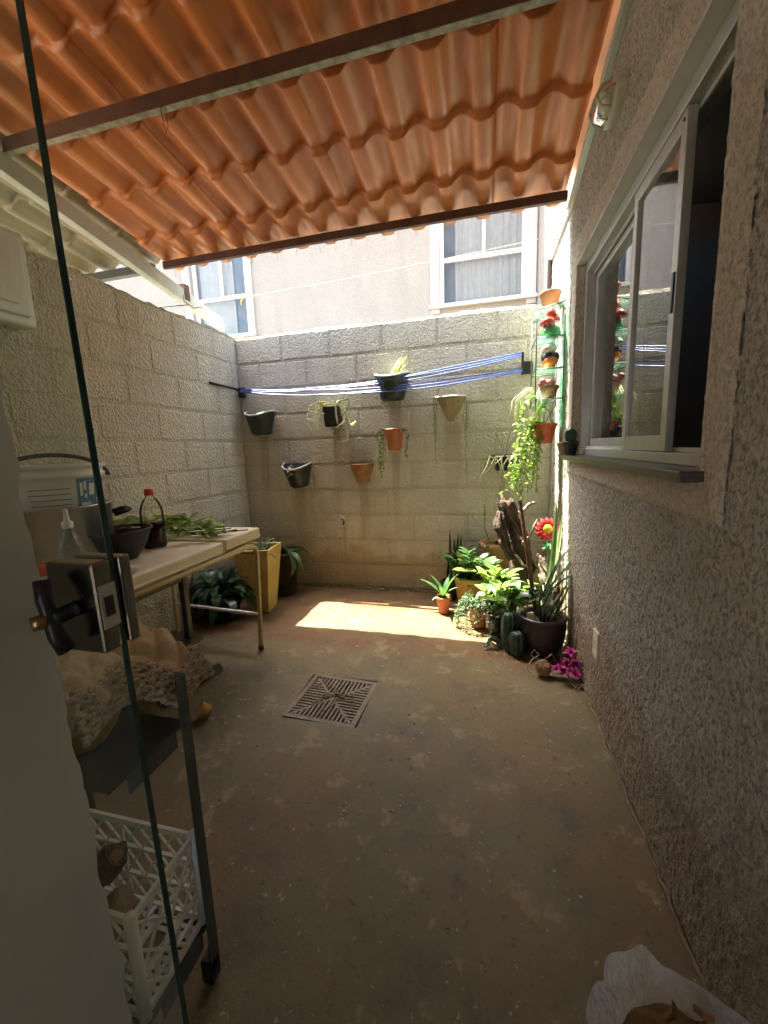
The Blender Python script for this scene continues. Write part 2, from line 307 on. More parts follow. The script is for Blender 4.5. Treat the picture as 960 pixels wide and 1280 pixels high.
# ------------------------------------------------------------------ mesh helpers
class MB:
    def __init__(s): s.v, s.f, s.uv = [], [], None
    def add(s, v, f):
        k = len(s.v); s.v += [tuple(p) for p in v]; s.f += [tuple(i+k for i in q) for q in f]; return s
    def box(s, x0, x1, y0, y1, z0, z1, mt=None):
        v = [(x0,y0,z0),(x1,y0,z0),(x1,y1,z0),(x0,y1,z0),(x0,y0,z1),(x1,y0,z1),(x1,y1,z1),(x0,y1,z1)]
        if mt: v = [tuple(mt @ Vector(p)) for p in v]
        return s.add(v, [(0,3,2,1),(4,5,6,7),(0,1,5,4),(1,2,6,5),(2,3,7,6),(3,0,4,7)])
    def bar(s, a, b, w, h, up=(0,0,1)):
        a, b = Vector(a), Vector(b); d = (b-a).normalized(); up = Vector(up)
        if abs(d.dot(up)) > .95: up = Vector((0,1,0))
        x = d.cross(up).normalized()*w/2; z = x.cross(d).normalized()*h/2
        v = [a-x-z, a+x-z, a+x+z, a-x+z, b-x-z, b+x-z, b+x+z, b-x+z]
        return s.add(v, [(0,1,2,3),(7,6,5,4),(0,4,5,1),(1,5,6,2),(2,6,7,3),(3,7,4,0)])
    def tube(s, pts, r, n=8, cap=True):
        pts = [Vector(p) for p in pts]; m = len(pts)
        rs = r if isinstance(r, (list, tuple)) else [r]*m
        v, f = [], []; px = None
        for i, p in enumerate(pts):
            d = (pts[min(i+1, m-1)] - pts[max(i-1, 0)]).normalized()
            if px is None:
                px = d.orthogonal().normalized()
            px = (px - d*px.dot(d)); px = px.normalized() if px.length > 1e-6 else d.orthogonal().normalized()
            py = d.cross(px)
            for k in range(n):
                a = 2*math.pi*k/n; v.append(p + (px*math.cos(a) + py*math.sin(a))*rs[i])
        for i in range(m-1):
            for k in range(n):
                f.append((i*n+k, i*n+(k+1)%n, (i+1)*n+(k+1)%n, (i+1)*n+k))
        if cap: f += [tuple(range(n))[::-1], tuple(range((m-1)*n, m*n))]
        return s.add(v, f)
    def lathe(s, prof, n=24, c=(0,0,0), a0=0, a1=2*math.pi, close=True, sq=0, cap0=False, cap1=False):
        v, f = [], []; full = abs(a1-a0-2*math.pi) < 1e-6; m = n if full else n+1
        for r, z in prof:
            for k in range(m):
                a = a0+(a1-a0)*k/n
                ca, sa = math.cos(a), math.sin(a)
                if sq:
                    q = (abs(ca)**sq + abs(sa)**sq)**(-1/sq); ca, sa = ca*q, sa*q
                v.append((c[0]+r*ca, c[1]+r*sa, c[2]+z))
        for i in range(len(prof)-1):
            for k in range(n):
                f.append((i*m+k, i*m+(k+1)%m, (i+1)*m+(k+1)%m, (i+1)*m+k))
        if cap0: f.append(tuple(range(m))[::-1])
        if cap1: f.append(tuple(range((len(prof)-1)*m, len(prof)*m)))
        return s.add(v, f)
    def ball(s, c, r, n=10, sx=1, sy=1, sz=1, jit=0, rg=None):
        prof = []; v, f = [], []
        R_ = n//2+1
        for i in range(R_+1):
            t = math.pi*i/R_
            for k in range(n):
                a = 2*math.pi*k/n; j = 1+(rg.uniform(-jit, jit) if rg and 0 < i < R_ else 0)
                v.append((c[0]+r*sx*math.sin(t)*math.cos(a)*j, c[1]+r*sy*math.sin(t)*math.sin(a)*j, c[2]-r*sz*math.cos(t)*j))
        for i in range(R_):
            for k in range(n): f.append((i*n+k, i*n+(k+1)%n, (i+1)*n+(k+1)%n, (i+1)*n+k))
        return s.add(v, f)
    def mesh(s, name):
        me = bpy.data.meshes.new(name); me.from_pydata(s.v, [], s.f); me.validate(); me.update(); return me
    def build(s, name, mat, parent=None, smooth=False, bevel=0, seg=2, solid=0, sub=0):
        me = s.mesh(name); return link(name, me, mat, parent, smooth, bevel, seg, solid, sub)

def link(name, me, mat, parent=None, smooth=False, bevel=0, seg=2, solid=0, sub=0):
    if not me.materials: me.materials.append(M[mat] if isinstance(mat, str) else mat)
    o = bpy.data.objects.new(name, me); col.objects.link(o)
    if parent: o.parent = parent
    if smooth: me.polygons.foreach_set('use_smooth', [True]*len(me.polygons))
    if solid:
        md = o.modifiers.new('solid', 'SOLIDIFY'); md.thickness = solid; md.offset = 0
    if bevel:
        md = o.modifiers.new('bevel', 'BEVEL'); md.width = bevel; md.segments = seg; md.limit_method = 'ANGLE'; md.angle_limit = RD(35)
    if sub:
        md = o.modifiers.new('sub', 'SUBSURF'); md.levels = sub; md.render_levels = sub
    return o
def tag(o, label, cat, group=None):
    o['label'] = label; o['category'] = cat
    if group: o['group'] = group
    return o
def struct(o): o['kind'] = 'structure'; return o
def empty(name, loc=(0,0,0), rz=0, label=None, cat=None, group=None):
    o = bpy.data.objects.new(name, None); col.objects.link(o); o.location = loc; o.rotation_euler = (0, 0, rz); o.empty_display_size = .05
    if label: tag(o, label, cat, group)
    return o
def inst(name, me, parent, loc, rot=(0,0,0), sc=(1,1,1)):
    o = bpy.data.objects.new(name, me); col.objects.link(o); o.parent = parent; o.location = loc; o.rotation_euler = rot
    o.scale = sc if isinstance(sc, (tuple, list)) else (sc, sc, sc); return o

# numpy value noise used for real relief
def vnoise(u, v, seed):
    rg = np.random.RandomState(seed); L = rg.rand(257, 257)
    iu = np.floor(u).astype(int); iv = np.floor(v).astype(int); fu = u-iu; fv = v-iv
    fu = fu*fu*(3-2*fu); fv = fv*fv*(3-2*fv); a = lambda i, j: L[i % 256, j % 256]
    return (a(iu, iv)*(1-fu)+a(iu+1, iv)*fu)*(1-fv) + (a(iu, iv+1)*(1-fu)+a(iu+1, iv+1)*fu)*fv
def relief(y, z, seed, depth):
    w = vnoise(y/.05, z/.05, seed+9)*.9
    h = .6*vnoise(y/.0075+w, z/.0165+w, seed) + .4*vnoise(y/.005, z/.009, seed+1)
    h = np.clip((h-.36)/.26, 0, 1)
    return depth*(h + .35*vnoise(y/.2, z/.2, seed+2) + .2*vnoise(y/.006, z/.008, seed+3))
def np_mesh(name, V, F):
    me = bpy.data.meshes.new(name); V = V.reshape(-1, 3).astype(np.float32); F = F.reshape(-1, 4).astype(np.int32)
    me.vertices.add(len(V)); me.vertices.foreach_set('co', V.ravel())
    me.loops.add(F.size); me.loops.foreach_set('vertex_index', F.ravel())
    me.polygons.add(len(F)); me.polygons.foreach_set('loop_start', np.arange(0, F.size, 4, dtype=np.int32))
    me.update(calc_edges=True); me.validate(); return me

XL, XR, YB, HW = -1.932, .441, 2.987, 2.0
SL = math.tan(RD(10)); Y0, Z0 = 2.48, 2.335
def roofz(y): return Z0 + (Y0-y)*SL

# ------------------------------------------------------------------ ground and floor
g = MB(); DX0, DX1, DY0, DY1 = -.835, -.50, 1.39, 1.725
struct(MB().box(-300, 300, -300, 300, -.9, -.5).build('ground', 'ground'))
# floor slab with the drain hole left open, fine uneven grid
def floor_mesh():
    m = MB(); xs = sorted(set(list(np.linspace(XL-.1, DX0, 12))+list(np.linspace(DX0, DX1, 4))+list(np.linspace(DX1, XR+.1, 12))))
    ys = sorted(set(list(np.linspace(-1.7, DY0, 18))+list(np.linspace(DY0, DY1, 4))+list(np.linspace(DY1, YB+.1, 14))))
    ny = len(ys)
    for x in xs:
        for y in ys:
            z = .004*math.sin(x*3.1+y*1.7)+.003*math.sin(y*5.3-x*2)
            if abs(x-(DX0+DX1)/2) < .25 and abs(y-(DY0+DY1)/2) < .25: z = 0
            m.v.append((x, y, z-.004))
    for i in range(len(xs)-1):
        for j in range(ny-1):
            cx, cy = (xs[i]+xs[i+1])/2, (ys[j]+ys[j+1])/2
            if DX0 < cx < DX1 and DY0 < cy < DY1: continue
            m.f.append((i*ny+j, (i+1)*ny+j, (i+1)*ny+j+1, i*ny+j+1))
    return m
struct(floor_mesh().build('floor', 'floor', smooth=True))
struct(MB().box(-9, XL-.15, -3, YB, -.3, -.05).build('neighbour_yard', 'ground'))
struct(MB().box(-9, 3.5, YB+.16, 5.5, -.3, -.02).build('rear_passage', 'ground'))

# ------------------------------------------------------------------ block walls
def block_mesh(L, H, seed, ax):
    rg = random.Random(seed); j = lambda a: rg.uniform(-a, a)
    d, c = .0044, .010
    m = MB(); o, i_ = [], []
    for (u, w) in ((-L/2, -H/2), (L/2, -H/2), (L/2, H/2), (-L/2, H/2)):
        su, sw = (1 if u > 0 else -1), (1 if w > 0 else -1)
        uu_, ww_ = u+j(.002), w+j(.002)
        o.append((uu_, ww_)); i_.append((uu_-su*c*rg.uniform(.7, 1.5), ww_-sw*c*rg.uniform(.7, 1.5)))
    def P(u, w, t): return (u, -t, w) if ax == 'y' else (t, u, w)
    mid_o, mid_i = [], []
    # add midpoints on long edges so the outline wanders
    for k in range(4):
        a, b = o[k], o[(k+1) % 4]; ai, bi = i_[k], i_[(k+1) % 4]
        mid_o += [a, ((a[0]+b[0])/2+j(.0015), (a[1]+b[1])/2+j(.002))]; mid_i += [ai, ((ai[0]+bi[0])/2+j(.002), (ai[1]+bi[1])/2+j(.003))]
    n = 8
    v = [P(u, w, -.004) for u, w in mid_o] + [P(u, w, d+j(.0012)) for u, w in mid_i] + [P(0, 0, d+.001)]
    f = [(k, (k+1) % n, n+(k+1) % n, n+k) for k in range(n)] + [(n+k, n+(k+1) % n, 2*n) for k in range(n)]
    m.add(v, f); return m.mesh('block')
def wall_blocks(parent, ax, a0, a1, fixed, phase, seed):
    rg = random.Random(seed); cache = {}
    for r in range(10):
        z = .1+.2*r; u = a0 - (.4 if (r+phase) % 2 else .2)
        while u < a1-.03:
            s, e = max(u, a0), min(u+.4, a1)
            if e-s > .04:
                L = round(e-s-.007, 3); key = (L, rg.randint(0, 3))
                if key not in cache:
                    cache[key] = block_mesh(L, .1925, hash(key) % 999, ax); cache[key].materials.append(M['block'])
                c = (s+e)/2; loc = (c, fixed, z) if ax == 'y' else (fixed, c, z)
                o = inst('block', cache[key], parent, loc, (0, 0, 0))
            u += .4
def coping(parent, a0, a1, f0, f1, ax, seed):
    rg = random.Random(seed); n = int((a1-a0)/.035); v, f = [], []
    for i in range(n+1):
        a = a0+(a1-a0)*i/n; h = HW+.012*rg.random()+.008*math.sin(a*6+seed)
        for (q, z) in ((f0-.004*rg.random(), HW-.012), (f0+.004+.008*rg.random(), h), (f1, h-.004), (f1, HW-.012)):
            v.append((a, q, z) if ax == 'y' else (q, a, z))
        if i:
            for k in range(3): b = (i-1)*4+k; f.append((b, b+1, b+5, b+4) if ax == 'y' else (b, b+4, b+5, b+1))
    MB().add(v, f).build('coping', 'mortar', parent, smooth=False)
bw = empty('back_wall', (0, 0, 0), 0, 'pale painted concrete block wall carrying the hanging planters', 'wall')
MB().box(-7, XR, YB, YB+.14, -.05, HW-.006).build('mortar_bed', 'mortar', bw)
wall_blocks(bw, 'y', XL+.002, XR-.002, YB, 0, 3); coping(bw, -5, XR, YB-.002, YB+.14, 'y', 2)
lw = empty('side_wall', (0, 0, 0), 0, 'pale painted concrete block wall beside the cream table', 'wall')
MB().box(XL-.14, XL, .5, YB-.001, -.05, HW-.006).build('mortar_bed', 'mortar', lw)
wall_blocks(lw, 'x', .5, YB-.004, XL, 1, 5); coping(lw, .5, YB+.1, XL+.002, XL-.14, 'x', 4)
# joint of dirty mortar along the foot of the back wall
rg = random.Random(12); m = MB()
for i in range(150):
    x = XL+.03+(XR-XL-.06)*rg.random(); s = rg.uniform(.004, .016); m.ball((x, YB-.012-rg.random()*.03, s*.2), s, 5, 1.3, .8, .6, .3, rg)
o = m.build('wall_foot_crumbs', 'debris'); o['kind'] = 'stuff'; tag(o, 'crumbled dirt and mortar along the foot of the back wall', 'debris')

# ------------------------------------------------------------------ right wall (rendered) with window
OY0, OY1, OZ0, OZ1 = .97, 2.30, 1.04, 1.95          # opening
SY0, SY1, SZ0, SZ1 = .885, 2.395, .935, 2.075       # raised surround
YE = 3.2
def wtop(y): return np.where(y > 2.47, 2.33, roofz(y)+.10)
rw = empty('house_wall', (XR, .5, 0), 0, 'rough beige rendered house wall holding the sliding window', 'wall')
def skin(name, mat, parent, xs, y0, y1, z0, z1, dy, dz, seed, depth, mask, top=None):
    ny, nz = int((y1-y0)/dy), int((z1-z0)/dz)
    Y, T = np.meshgrid(np.linspace(y0, y1, ny+1), np.linspace(0, 1, nz+1), indexing='ij')
    Zt = top(Y) if top else np.full_like(Y, z1); Z = z0+(Zt-z0)*T
    X = (xs(Y, Z) if callable(xs) else xs)-relief(Y, Z, seed, depth)
    V = np.stack([X-parent.location.x, Y-parent.location.y, Z-parent.location.z], -1)
    I = np.arange((ny+1)*(nz+1)).reshape(ny+1, nz+1)
    F = np.stack([I[:-1, :-1], I[:-1, 1:], I[1:, 1:], I[1:, :-1]], -1)
    yc = (Y[:-1, :-1]+Y[1:, 1:])/2; zc = (Z[:-1, :-1]+Z[1:, 1:])/2
    k = mask(yc, zc); F = F[k]
    me = np_mesh(name, V, F); return link(name, me, mat, parent, smooth=True)
def loc_box(parent, x0, x1, y0, y1, z0, z1):
    p = parent.location; return (x0-p.x, x1-p.x, y0-p.y, y1-p.y, z0-p.z, z1-p.z)
core = MB(); XC = XR+.006
for b in ((XC, XR+.15, -1.7, OY0-.014, -.05, 2.33), (XC, XR+.15, OY1+.014, YE, -.05, 2.33), (XC, XR+.15, OY0-.014, OY1+.014, -.05, OZ0-.03), (XC, XR+.15, OY0-.014, OY1+.014, OZ1+.014, 2.33)):
    core.box(*loc_box(rw, *b))
v = []
for y in (-1.7, 2.45):
    z1 = roofz(y)+.10
    for x in (XC, XR+.15): v += [(x-XR, y-.5, 2.331), (x-XR, y-.5, max(2.34, z1))]
core.add(v, [(0,1,3,2), (4,6,7,5), (0,4,5,1), (2,3,7,6), (1,5,7,3)])
core.build('masonry', 'grafiato', rw)
skin('render_coat', 'grafiato', rw, XR+.003, .45, YE, 0, 2.4, .0042, .0066, 21, .0050, lambda y, z: ~((y > OY0-.03) & (y < OY1+.03) & (z > OZ0-.04) & (z < OZ1+.03)), wtop)
sr = empty('window_surround', (XR, SY0, SZ0), 0, 'raised warm beige rendered band framing the sliding window', 'surround')
skin('band', 'surround', sr, (lambda Y, Z: XR+.002-.010*np.clip(np.minimum(np.minimum(Y-SY0, SY1-Y), np.minimum(Z-SZ0, SZ1-Z))/.012, 0, 1)), SY0, SY1, SZ0, SZ1, .0046, .006, 33, .0042, lambda y, z: ~((y > OY0) & (y < OY1) & (z > OZ0-.028) & (z < OZ1)))
rv = MB()   # plastered reveal of the opening
rv.box(-.0115, .125, OY0-SY0-.012, OY0-SY0, OZ0-SZ0, OZ1-SZ0); rv.box(-.0115, .125, OY1-SY0, OY1-SY0+.012, OZ0-SZ0, OZ1-SZ0)
rv.build('reveal', 'surround', sr)
MB().box(-.0125, .125, OY0-SY0-.011, OY1-SY0+.011, OZ1-SZ0, OZ1-SZ0+.011).build('soffit', 'alum_pale', sr)
# crumbly mortar bead where the wall meets the floor
rg = random.Random(31); pts = []; y = .45
while y < 2.95: pts.append((XR-.002-rg.random()*.01, y, .004+rg.random()*.006)); y += .03
tag(MB().tube(pts, [rg.uniform(.0015, .0065) for _ in pts], 6).build('mortar_bead', 'bead', smooth=True), 'crumbly pale mortar bead along the foot of the house wall', 'mortar')

win = empty('sliding_window', (XR+.03, OY0, OZ0), 0, 'grey aluminium sliding window with one half standing open', 'window')
W, H = OY1-OY0, OZ1-OZ0
fr = MB(); fw_ = .028
for b in ((0, .075, 0, W, 0, .03), (0, .075, 0, W, H-.045, H), (0, .075, 0, fw_, .03, H-.045), (0, .075, W-fw_, W, .03, H-.045)): fr.box(*b)
fr.build('frame', 'alum', win, bevel=.002)
MB().box(.030, .036, fw_, W-fw_, .0305, .042).build('rail', 'alum_pale', win)
MB().box(.030, .036, fw_, W-fw_, H-.058, H-.0455).build('rail', 'alum_pale', win)
def sash(y0, y1, x0, dark):
    s = MB(); x1 = x0+.022; z0, z1, t = .032, H-.047, .034
    for b in ((x0, x1, y0, y0+t, z0, z1), (x0, x1, y1-t, y1, z0, z1), (x0, x1, y0+t, y1-t, z0, z0+.045), (x0, x1, y0+t, y1-t, z1-.04, z1)): s.box(*b)
    so = s.build('sash', 'alum', win, bevel=.0015)
    MB().box(x0+.009, x0+.014, y0+t-.004, y1-t+.004, z0+.041, z1-.036).build('pane', 'glass', so)
    MB().box(x0-.004, x0-.0005, y0+.008, y0+.020, z0+.36, z0+.46).build('latch', 'black_plastic', so)
    MB().tube([(x0-.0002, y0+.017, z1-.02), (x0-.003, y0+.017, z1-.02)], .004, 8).build('screw', 'black_plastic', so)
    return so
sash(.300, .665, .004, 0)      # outer sash slid towards the far side
sash(.60, W-fw_-.001, .042, 0)
sill = empty('window_sill', (XR, OY0, OZ0), 0, 'dark polished granite sill under the sliding window', 'sill')
MB().box(-.055, .12, -.02, W+.02, -.024, -.001).build('slab', 'granite', sill, bevel=.003)
# the dim room behind the window
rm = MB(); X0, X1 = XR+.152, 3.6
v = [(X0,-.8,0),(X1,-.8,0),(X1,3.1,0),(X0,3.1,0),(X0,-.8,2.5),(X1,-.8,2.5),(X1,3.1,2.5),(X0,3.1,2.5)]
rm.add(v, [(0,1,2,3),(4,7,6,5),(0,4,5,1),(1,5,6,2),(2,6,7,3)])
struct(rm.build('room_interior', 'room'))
struct(MB().box(XR+.151, 3.7, -1.7, YE, 2.52, 2.62).build('house_slab', 'bldg'))

# ------------------------------------------------------------------ near walls that close the passage
struct_j = MB()
rg = random.Random(9)
XJ, YJ = -.557, .385
def xj(z): return XJ-.04*(z-.72)
jm = empty('entrance_wall', (XJ, YJ, 0), 0, 'smooth grey plastered wall end beside the glass door', 'wall')
n = 150; v, f = [], []
for i in range(n+1):
    z = 2.62*i/n; rag = .0045*rg.random()**2+.002*math.sin(z*23)+.002*math.sin(z*57+1); x = xj(z)-XJ
    v += [(x, -2.08, z), (x, -.02, z), (x+.0006, rag-.004, z), (x-.02, rag, z), (-1.4, .002, z)]
    if i:
        b = (i-1)*5
        for k in range(4): f.append((b+k, b+k+1, b+k+6, b+k+5))
MB().add(v, f).build('plaster', 'jamb', jm)
MB().box(-1.37, -.085, -2.08, -.008, 0, 2.6).build('masonry', 'jamb', jm)
tag(MB().box(XJ+.024, XJ+.046, -1.0, .24, .002, .15).build('skirting_board', 'skirting', bevel=.003), 'dark brown skirting board on the grey plastered wall', 'skirting')
_m = MB(); _m.box(-2.2, -.45, -1.85, -1.7, 0, 3.2); _m.box(-.08, 1.2, -1.85, -1.7, 0, 3.2); _m.box(-.45, -.08, -1.85, -1.7, 2.0, 3.2)  # rear wall out of view; opening added to let daylight brighten the foreground
struct(_m.build('unseen_rear_wall', 'jamb'))
struct(MB().box(-6, 4, -8, -1.86, -.3, -.01).build('unseen_yard', 'yard'))  # unseen ground added beyond the opening to feed daylight in

# ------------------------------------------------------------------ roof
WV = .185
def profile(u):
    ph = (u/WV) % 1.0
    if ph < .64: return .038*math.sin(math.pi*ph/.64)**.8
    return -.004*math.sin(math.pi*(ph-.64)/.36)
def sheet(x0, x1, xref, y0, y1, lift):
    PIT = .31; us = []; u = x0
    nseg = max(2, int(round((x1-x0)/WV*14)))
    us = [x0+(x1-x0)*i/nseg for i in range(nseg+1)]
    ss = []; L = (y1-y0)/math.cos(RD(10))
    # s runs up the slope from the eave
    rows = int(L/PIT)+1
    for r in range(rows):
        for t in (0.0, .03, .10, .4, .7, .97, 1.0):
            s = (r+t)*PIT
            if s > L: break
            ss.append((s, .023*(1-t) + (.004*math.sin(min(t/.10, 1)*math.pi) if t < .1 else 0)))
    m = MB(); k = len(us)
    for s, off in ss:
        y = y1 - s*math.cos(RD(10)); zb = roofz(y)
        for u in us: m.v.append((u, y, zb+lift+off+profile(u-xref)))
    for i in range(len(ss)-1):
        for j in range(k-1): m.f.append((i*k+j, i*k+j+1, (i+1)*k+j+1, (i+1)*k+j))
    return m
rf = empty('patio_roof', (0, 0, 0), 0, 'orange moulded tile-pattern roof on rusty steel purlins', 'roof')
seams = [-2.12, -1.463, -.723, .017, .405]
for i in range(4):
    a, b = seams[i], seams[i+1]
    o = sheet(a+(.0 if i == 0 else -.0), b+(.022 if i < 3 else 0), -.723, -1.7, 2.595, .038+.004*(i % 2)).build('roof_sheet', 'tile', rf, smooth=True, solid=.002)
for y, nm in ((2.47, 0), (1.568, 1), (.66, 1), (-.25, 1), (-1.2, 1)):
    z = roofz(y); m = MB().box(-2.075, .405, y-.013, y+.013, z-.004 if nm == 0 else z-.036, z+.040 if nm == 0 else z+.022); pu = m.build('purlin', 'purlin', rf, bevel=.002)
    if nm: MB().box(-2.073, .403, y-.0125, y+.0125, z-.0395, z-.0365).build('paint_line', 'purlin_edge', pu)
ed = MB()
for k in range(26):
    x = -2.0+2.38*k/25+rnd.uniform(-.02, .02); y = rnd.choice([2.47, 1.568]); z = roofz(y)
    ed.tube([(x, y+.012, z+.03), (x, y+.018, z-.045), (x+.006, y+.008, z-.055)], .0011, 5)
ed.build('tie_wires', 'root', rf)
# beam on the side wall with its post, and the neighbour's cream roof beyond
bm_ = empty('roof_beam', (-2.105, 3.07, HW), 0, 'pale grey steel beam and post on the side wall', 'beam')
def P(x, y, z): return (x+2.105, y-3.07, z-HW)
ye = 3.07
MB().bar(P(-2.105, -1.7, roofz(-1.7)-.075), P(-2.105, ye, roofz(ye)-.075), .05, .085).build('rafter', 'beam', bm_, bevel=.003)
MB().box(-.024, .024, -.024, .024, .0, roofz(ye)-.075-HW).build('post', 'beam', bm_, bevel=.003)
MB().box(-.029, .03, -.42, -.37, .205, .31).build('weld_band', 'purlin', bm_)
MB().tube([P(-2.07, 2.62, 2.22), P(-2.05, 2.60, 2.17), P(-2.0, 2.63, 2.13), P(-1.99, 2.70, 2.16), P(-2.05, 2.74, 2.20)], .004, 6).build('wire_loop', 'purlin', bm_, smooth=True)
MB().tube([P(-2.07, 2.66, 2.17), P(-2.2, 2.45, 2.10), P(-2.35, 2.3, 2.06)], .004, 6).build('wire_loop', 'grey_steel', bm_, smooth=True)
nr = empty('neighbour_roof', (-2.2, 2.48, 2.3), 0, 'cream tile-pattern roof beyond the side wall', 'roof')
q = nr.location
MB().bar(P(-2.11, -1.75, roofz(-1.75)+.115), P(-2.11, 2.56, roofz(2.56)+.115), .26, .004).build('light_leak_cover', 'alum', bm_)  # unseen strip added above the beam to block a light leak
for a, b in ((-5.84, -5.10), (-5.10, -4.36), (-4.36, -3.62), (-3.62, -2.88), (-2.88, -2.092)):
    m = sheet(a, b, -2.88, -1.7, 2.50, .036); m.v = [(x-q.x, y-q.y, z-q.z) for x, y, z in m.v]; m.build('roof_sheet', 'tile_cream', nr, smooth=True, solid=.002)
for y in (2.44, 1.5, .5): MB().box(-5.84-q.x, -2.132-q.x, y-.02-q.y, y+.02-q.y, roofz(y)-.03-q.z, roofz(y)+.02-q.z).build('purlin', 'grey_steel', nr)
# flashing where the roof meets the house wall
fl = empty('roof_flashing', (XR-.02, 2.48, 2.3), 0, 'narrow grey metal flashing along the top of the house wall', 'flashing')
def Q(x, y, z): return (x-XR+.02, y-2.48, z-2.3)
MB().bar(Q(XR-.012, -1.7, roofz(-1.7)-.002), Q(XR-.012, 2.50, roofz(2.50)-.002), .022, .05).build('strip', 'alum', fl, bevel=.003)
MB().bar(Q(XR-.028, -1.7, roofz(-1.7)-.022), Q(XR-.028, 2.50, roofz(2.50)-.022), .008, .014).build('lip', 'alum_pale', fl)
MB().bar(Q(XR-.02, -1.7, roofz(-1.7)+.108), Q(XR-.02, 2.52, roofz(2.52)+.108), .16, .006).build('cover_strip', 'alum', fl)  # added over the roof gap to keep sky light from leaking in
MB().bar(Q(XR-.004, 2.50, 2.33), Q(XR-.004, YE, 2.335), .022, .028).build('strip', 'alum', fl, bevel=.003)
MB().tube([Q(XR-.02, YE-.03, 2.33), Q(XR-.02, YE-.03, 2.06)], .016, 8).build('drip_pipe', 'skirting', fl)

# hanging wire from the purlin
tag(MB().tube([(-1.24, 1.553, 2.47), (-1.235, 1.553, 2.41), (-1.225, 1.55, 2.36), (-1.21, 1.55, 2.385), (-1.22, 1.553, 2.46)], .0013, 5).build('wire_loop', 'purlin'), 'thin rusty wire loop hanging from the middle purlin', 'wire')

# ------------------------------------------------------------------ neighbour building
nb = empty('neighbour_building', (0, 5.5, 0), 0, 'tall beige rendered building with white windows beyond the back wall', 'building')
wn2 = [(-.57, .47, 2.87, 4.15), (-4.20, -3.30, 2.80, 4.15)]
b = MB(); Zt = 4.7
xs = [-8, -4.20, -3.30, -.57, .47, 3.2]
for i in range(5):
    x0, x1 = xs[i], xs[i+1]
    hole = [w for w in wn2 if abs(w[0]-x0) < .01]
    if hole: b.box(x0, x1, 0, .2, -.3, hole[0][2]); b.box(x0, x1, 0, .2, hole[0][3], Zt)
    else: b.box(x0, x1, 0, .2, -.3, Zt)
b.build('wall', 'bldg', nb)
MB().box(-8, 3.2, .21, 3, -.3, Zt).build('inner_mass', 'room', nb)
MB().box(.60, 2.6, -2.1, -.002, -.3, Zt).build('side_wing', 'bldg', nb)
MB().box(-8.1, 3.3, -.35, 3.1, Zt+.001, Zt+.12).build('roof_slab', 'white_trim', nb)
for (x0, x1, z0, z1) in wn2:
    s = MB()
    for c in ((x0-.11, x0, z0-.1, z1+.1), (x1, x1+.11, z0-.1, z1+.1), (x0, x1, z1, z1+.1)): s.box(c[0], c[1], -.025, .0, c[2], c[3])
    w_ = s.build('window_surround', 'white_trim', nb)
    MB().box(x0-.13, x1+.13, -.06, .15, z0-.045, z0-.001).build('sill', 'white_trim', w_, bevel=.004)
    s = MB(); t = .05; zt = z0+.52; xm = (x0+x1)/2 + .02
    for c in ((x0, x0+t, z0, z1), (x1-t, x1, z0, z1), (x0+t, x1-t, z0, z0+t*.8), (x0+t, x1-t, zt, zt+.05), (xm-.02, xm+.02, zt+.05, z1)): s.box(c[0], c[1], .06, .10, c[2], c[3])
    s.build('frame', 'white_paint', w_)
    for c in ((x0+t, x1-t, z0+.04, zt), (x0+t, xm-.02, zt+.05, z1), (xm+.02, x1-t, zt+.05, z1)): MB().box(c[0], c[1], .078, .083, c[2], c[3]).build('pane', 'far_glass', w_)
    cv, cf = [], []
    n = 70; xa, xb = x0+.18*(x1-x0), x1-.02
    for i in range(n+1):
        x = xa+(xb-xa)*i/n; yy = .155+.018*math.sin(i*.9)+.008*math.sin(i*2.3)
        cv += [(x, yy, z0+.02), (x, yy+.006*math.sin(i), z1)]
        if i: cf.append((2*i-2, 2*i, 2*i+1, 2*i-1))
    if x0 > -2: MB().add(cv, cf).build('curtain', 'curtain', w_, smooth=True)
    else: MB().box(x0+.06, x0+.62, .15, .16, z0+.02, z1).build('curtain', 'curtain', w_); MB().box(x0+.63, x1-.03, .17, .18, z0+.02, z1).build('blind', 'grey_steel', w_)

# ------------------------------------------------------------------ floor drain
dr = empty('floor_drain', ((DX0+DX1)/2, (DY0+DY1)/2, -.0055), RD(-3), 'square brown metal floor drain grate with slanted slots', 'drain')
hf = .165; m = MB()
for b in ((-hf, hf, -hf, -hf+.022), (-hf, hf, hf-.022, hf), (-hf, -hf+.022, -hf+.022, hf-.022), (hf-.022, hf, -hf+.022, hf-.022)): m.box(b[0], b[1], b[2], b[3], -.012, .002)
m.build('rim', 'grate', dr, bevel=.0015)
m = MB(); inn = hf-.022
for a in (45, 135): m.bar(tuple(Vector((-inn*1.35, 0, -.006)) @ Matrix.Rotation(-RD(a), 3, 'Z')), tuple(Vector((inn*1.35, 0, -.006)) @ Matrix.Rotation(-RD(a), 3, 'Z')), .014, .010)
m.lathe([(0, .000), (.02, .0), (.022, -.01)], 12)
N = 7
for q in range(4):
    mt = Matrix.Rotation(q*math.pi/2, 4, 'Z')
    for i in range(-N, N+1):
        x = i*inn/(N+.5)
        if abs(x)/inn > .97: continue
        y0 = abs(x)+.006
        if y0 < inn-.004 and i % 1 == 0: m.box(x-.0048, x+.0048, y0, inn+.002, -.0115, .0006, mt)
m.build('bars', 'grate', dr)
m = MB(); m.add([(-hf,-hf,-.012),(hf,-hf,-.012),(hf,hf,-.012),(-hf,hf,-.012),(-hf,-hf,-.16),(hf,-hf,-.16),(hf,hf,-.16),(-hf,hf,-.16)], [(0,1,5,4),(1,2,6,5),(2,3,7,6),(3,0,4,7),(4,5,6,7)])
m.build('pit', 'pit', dr)
m = MB(); e = hf+.009
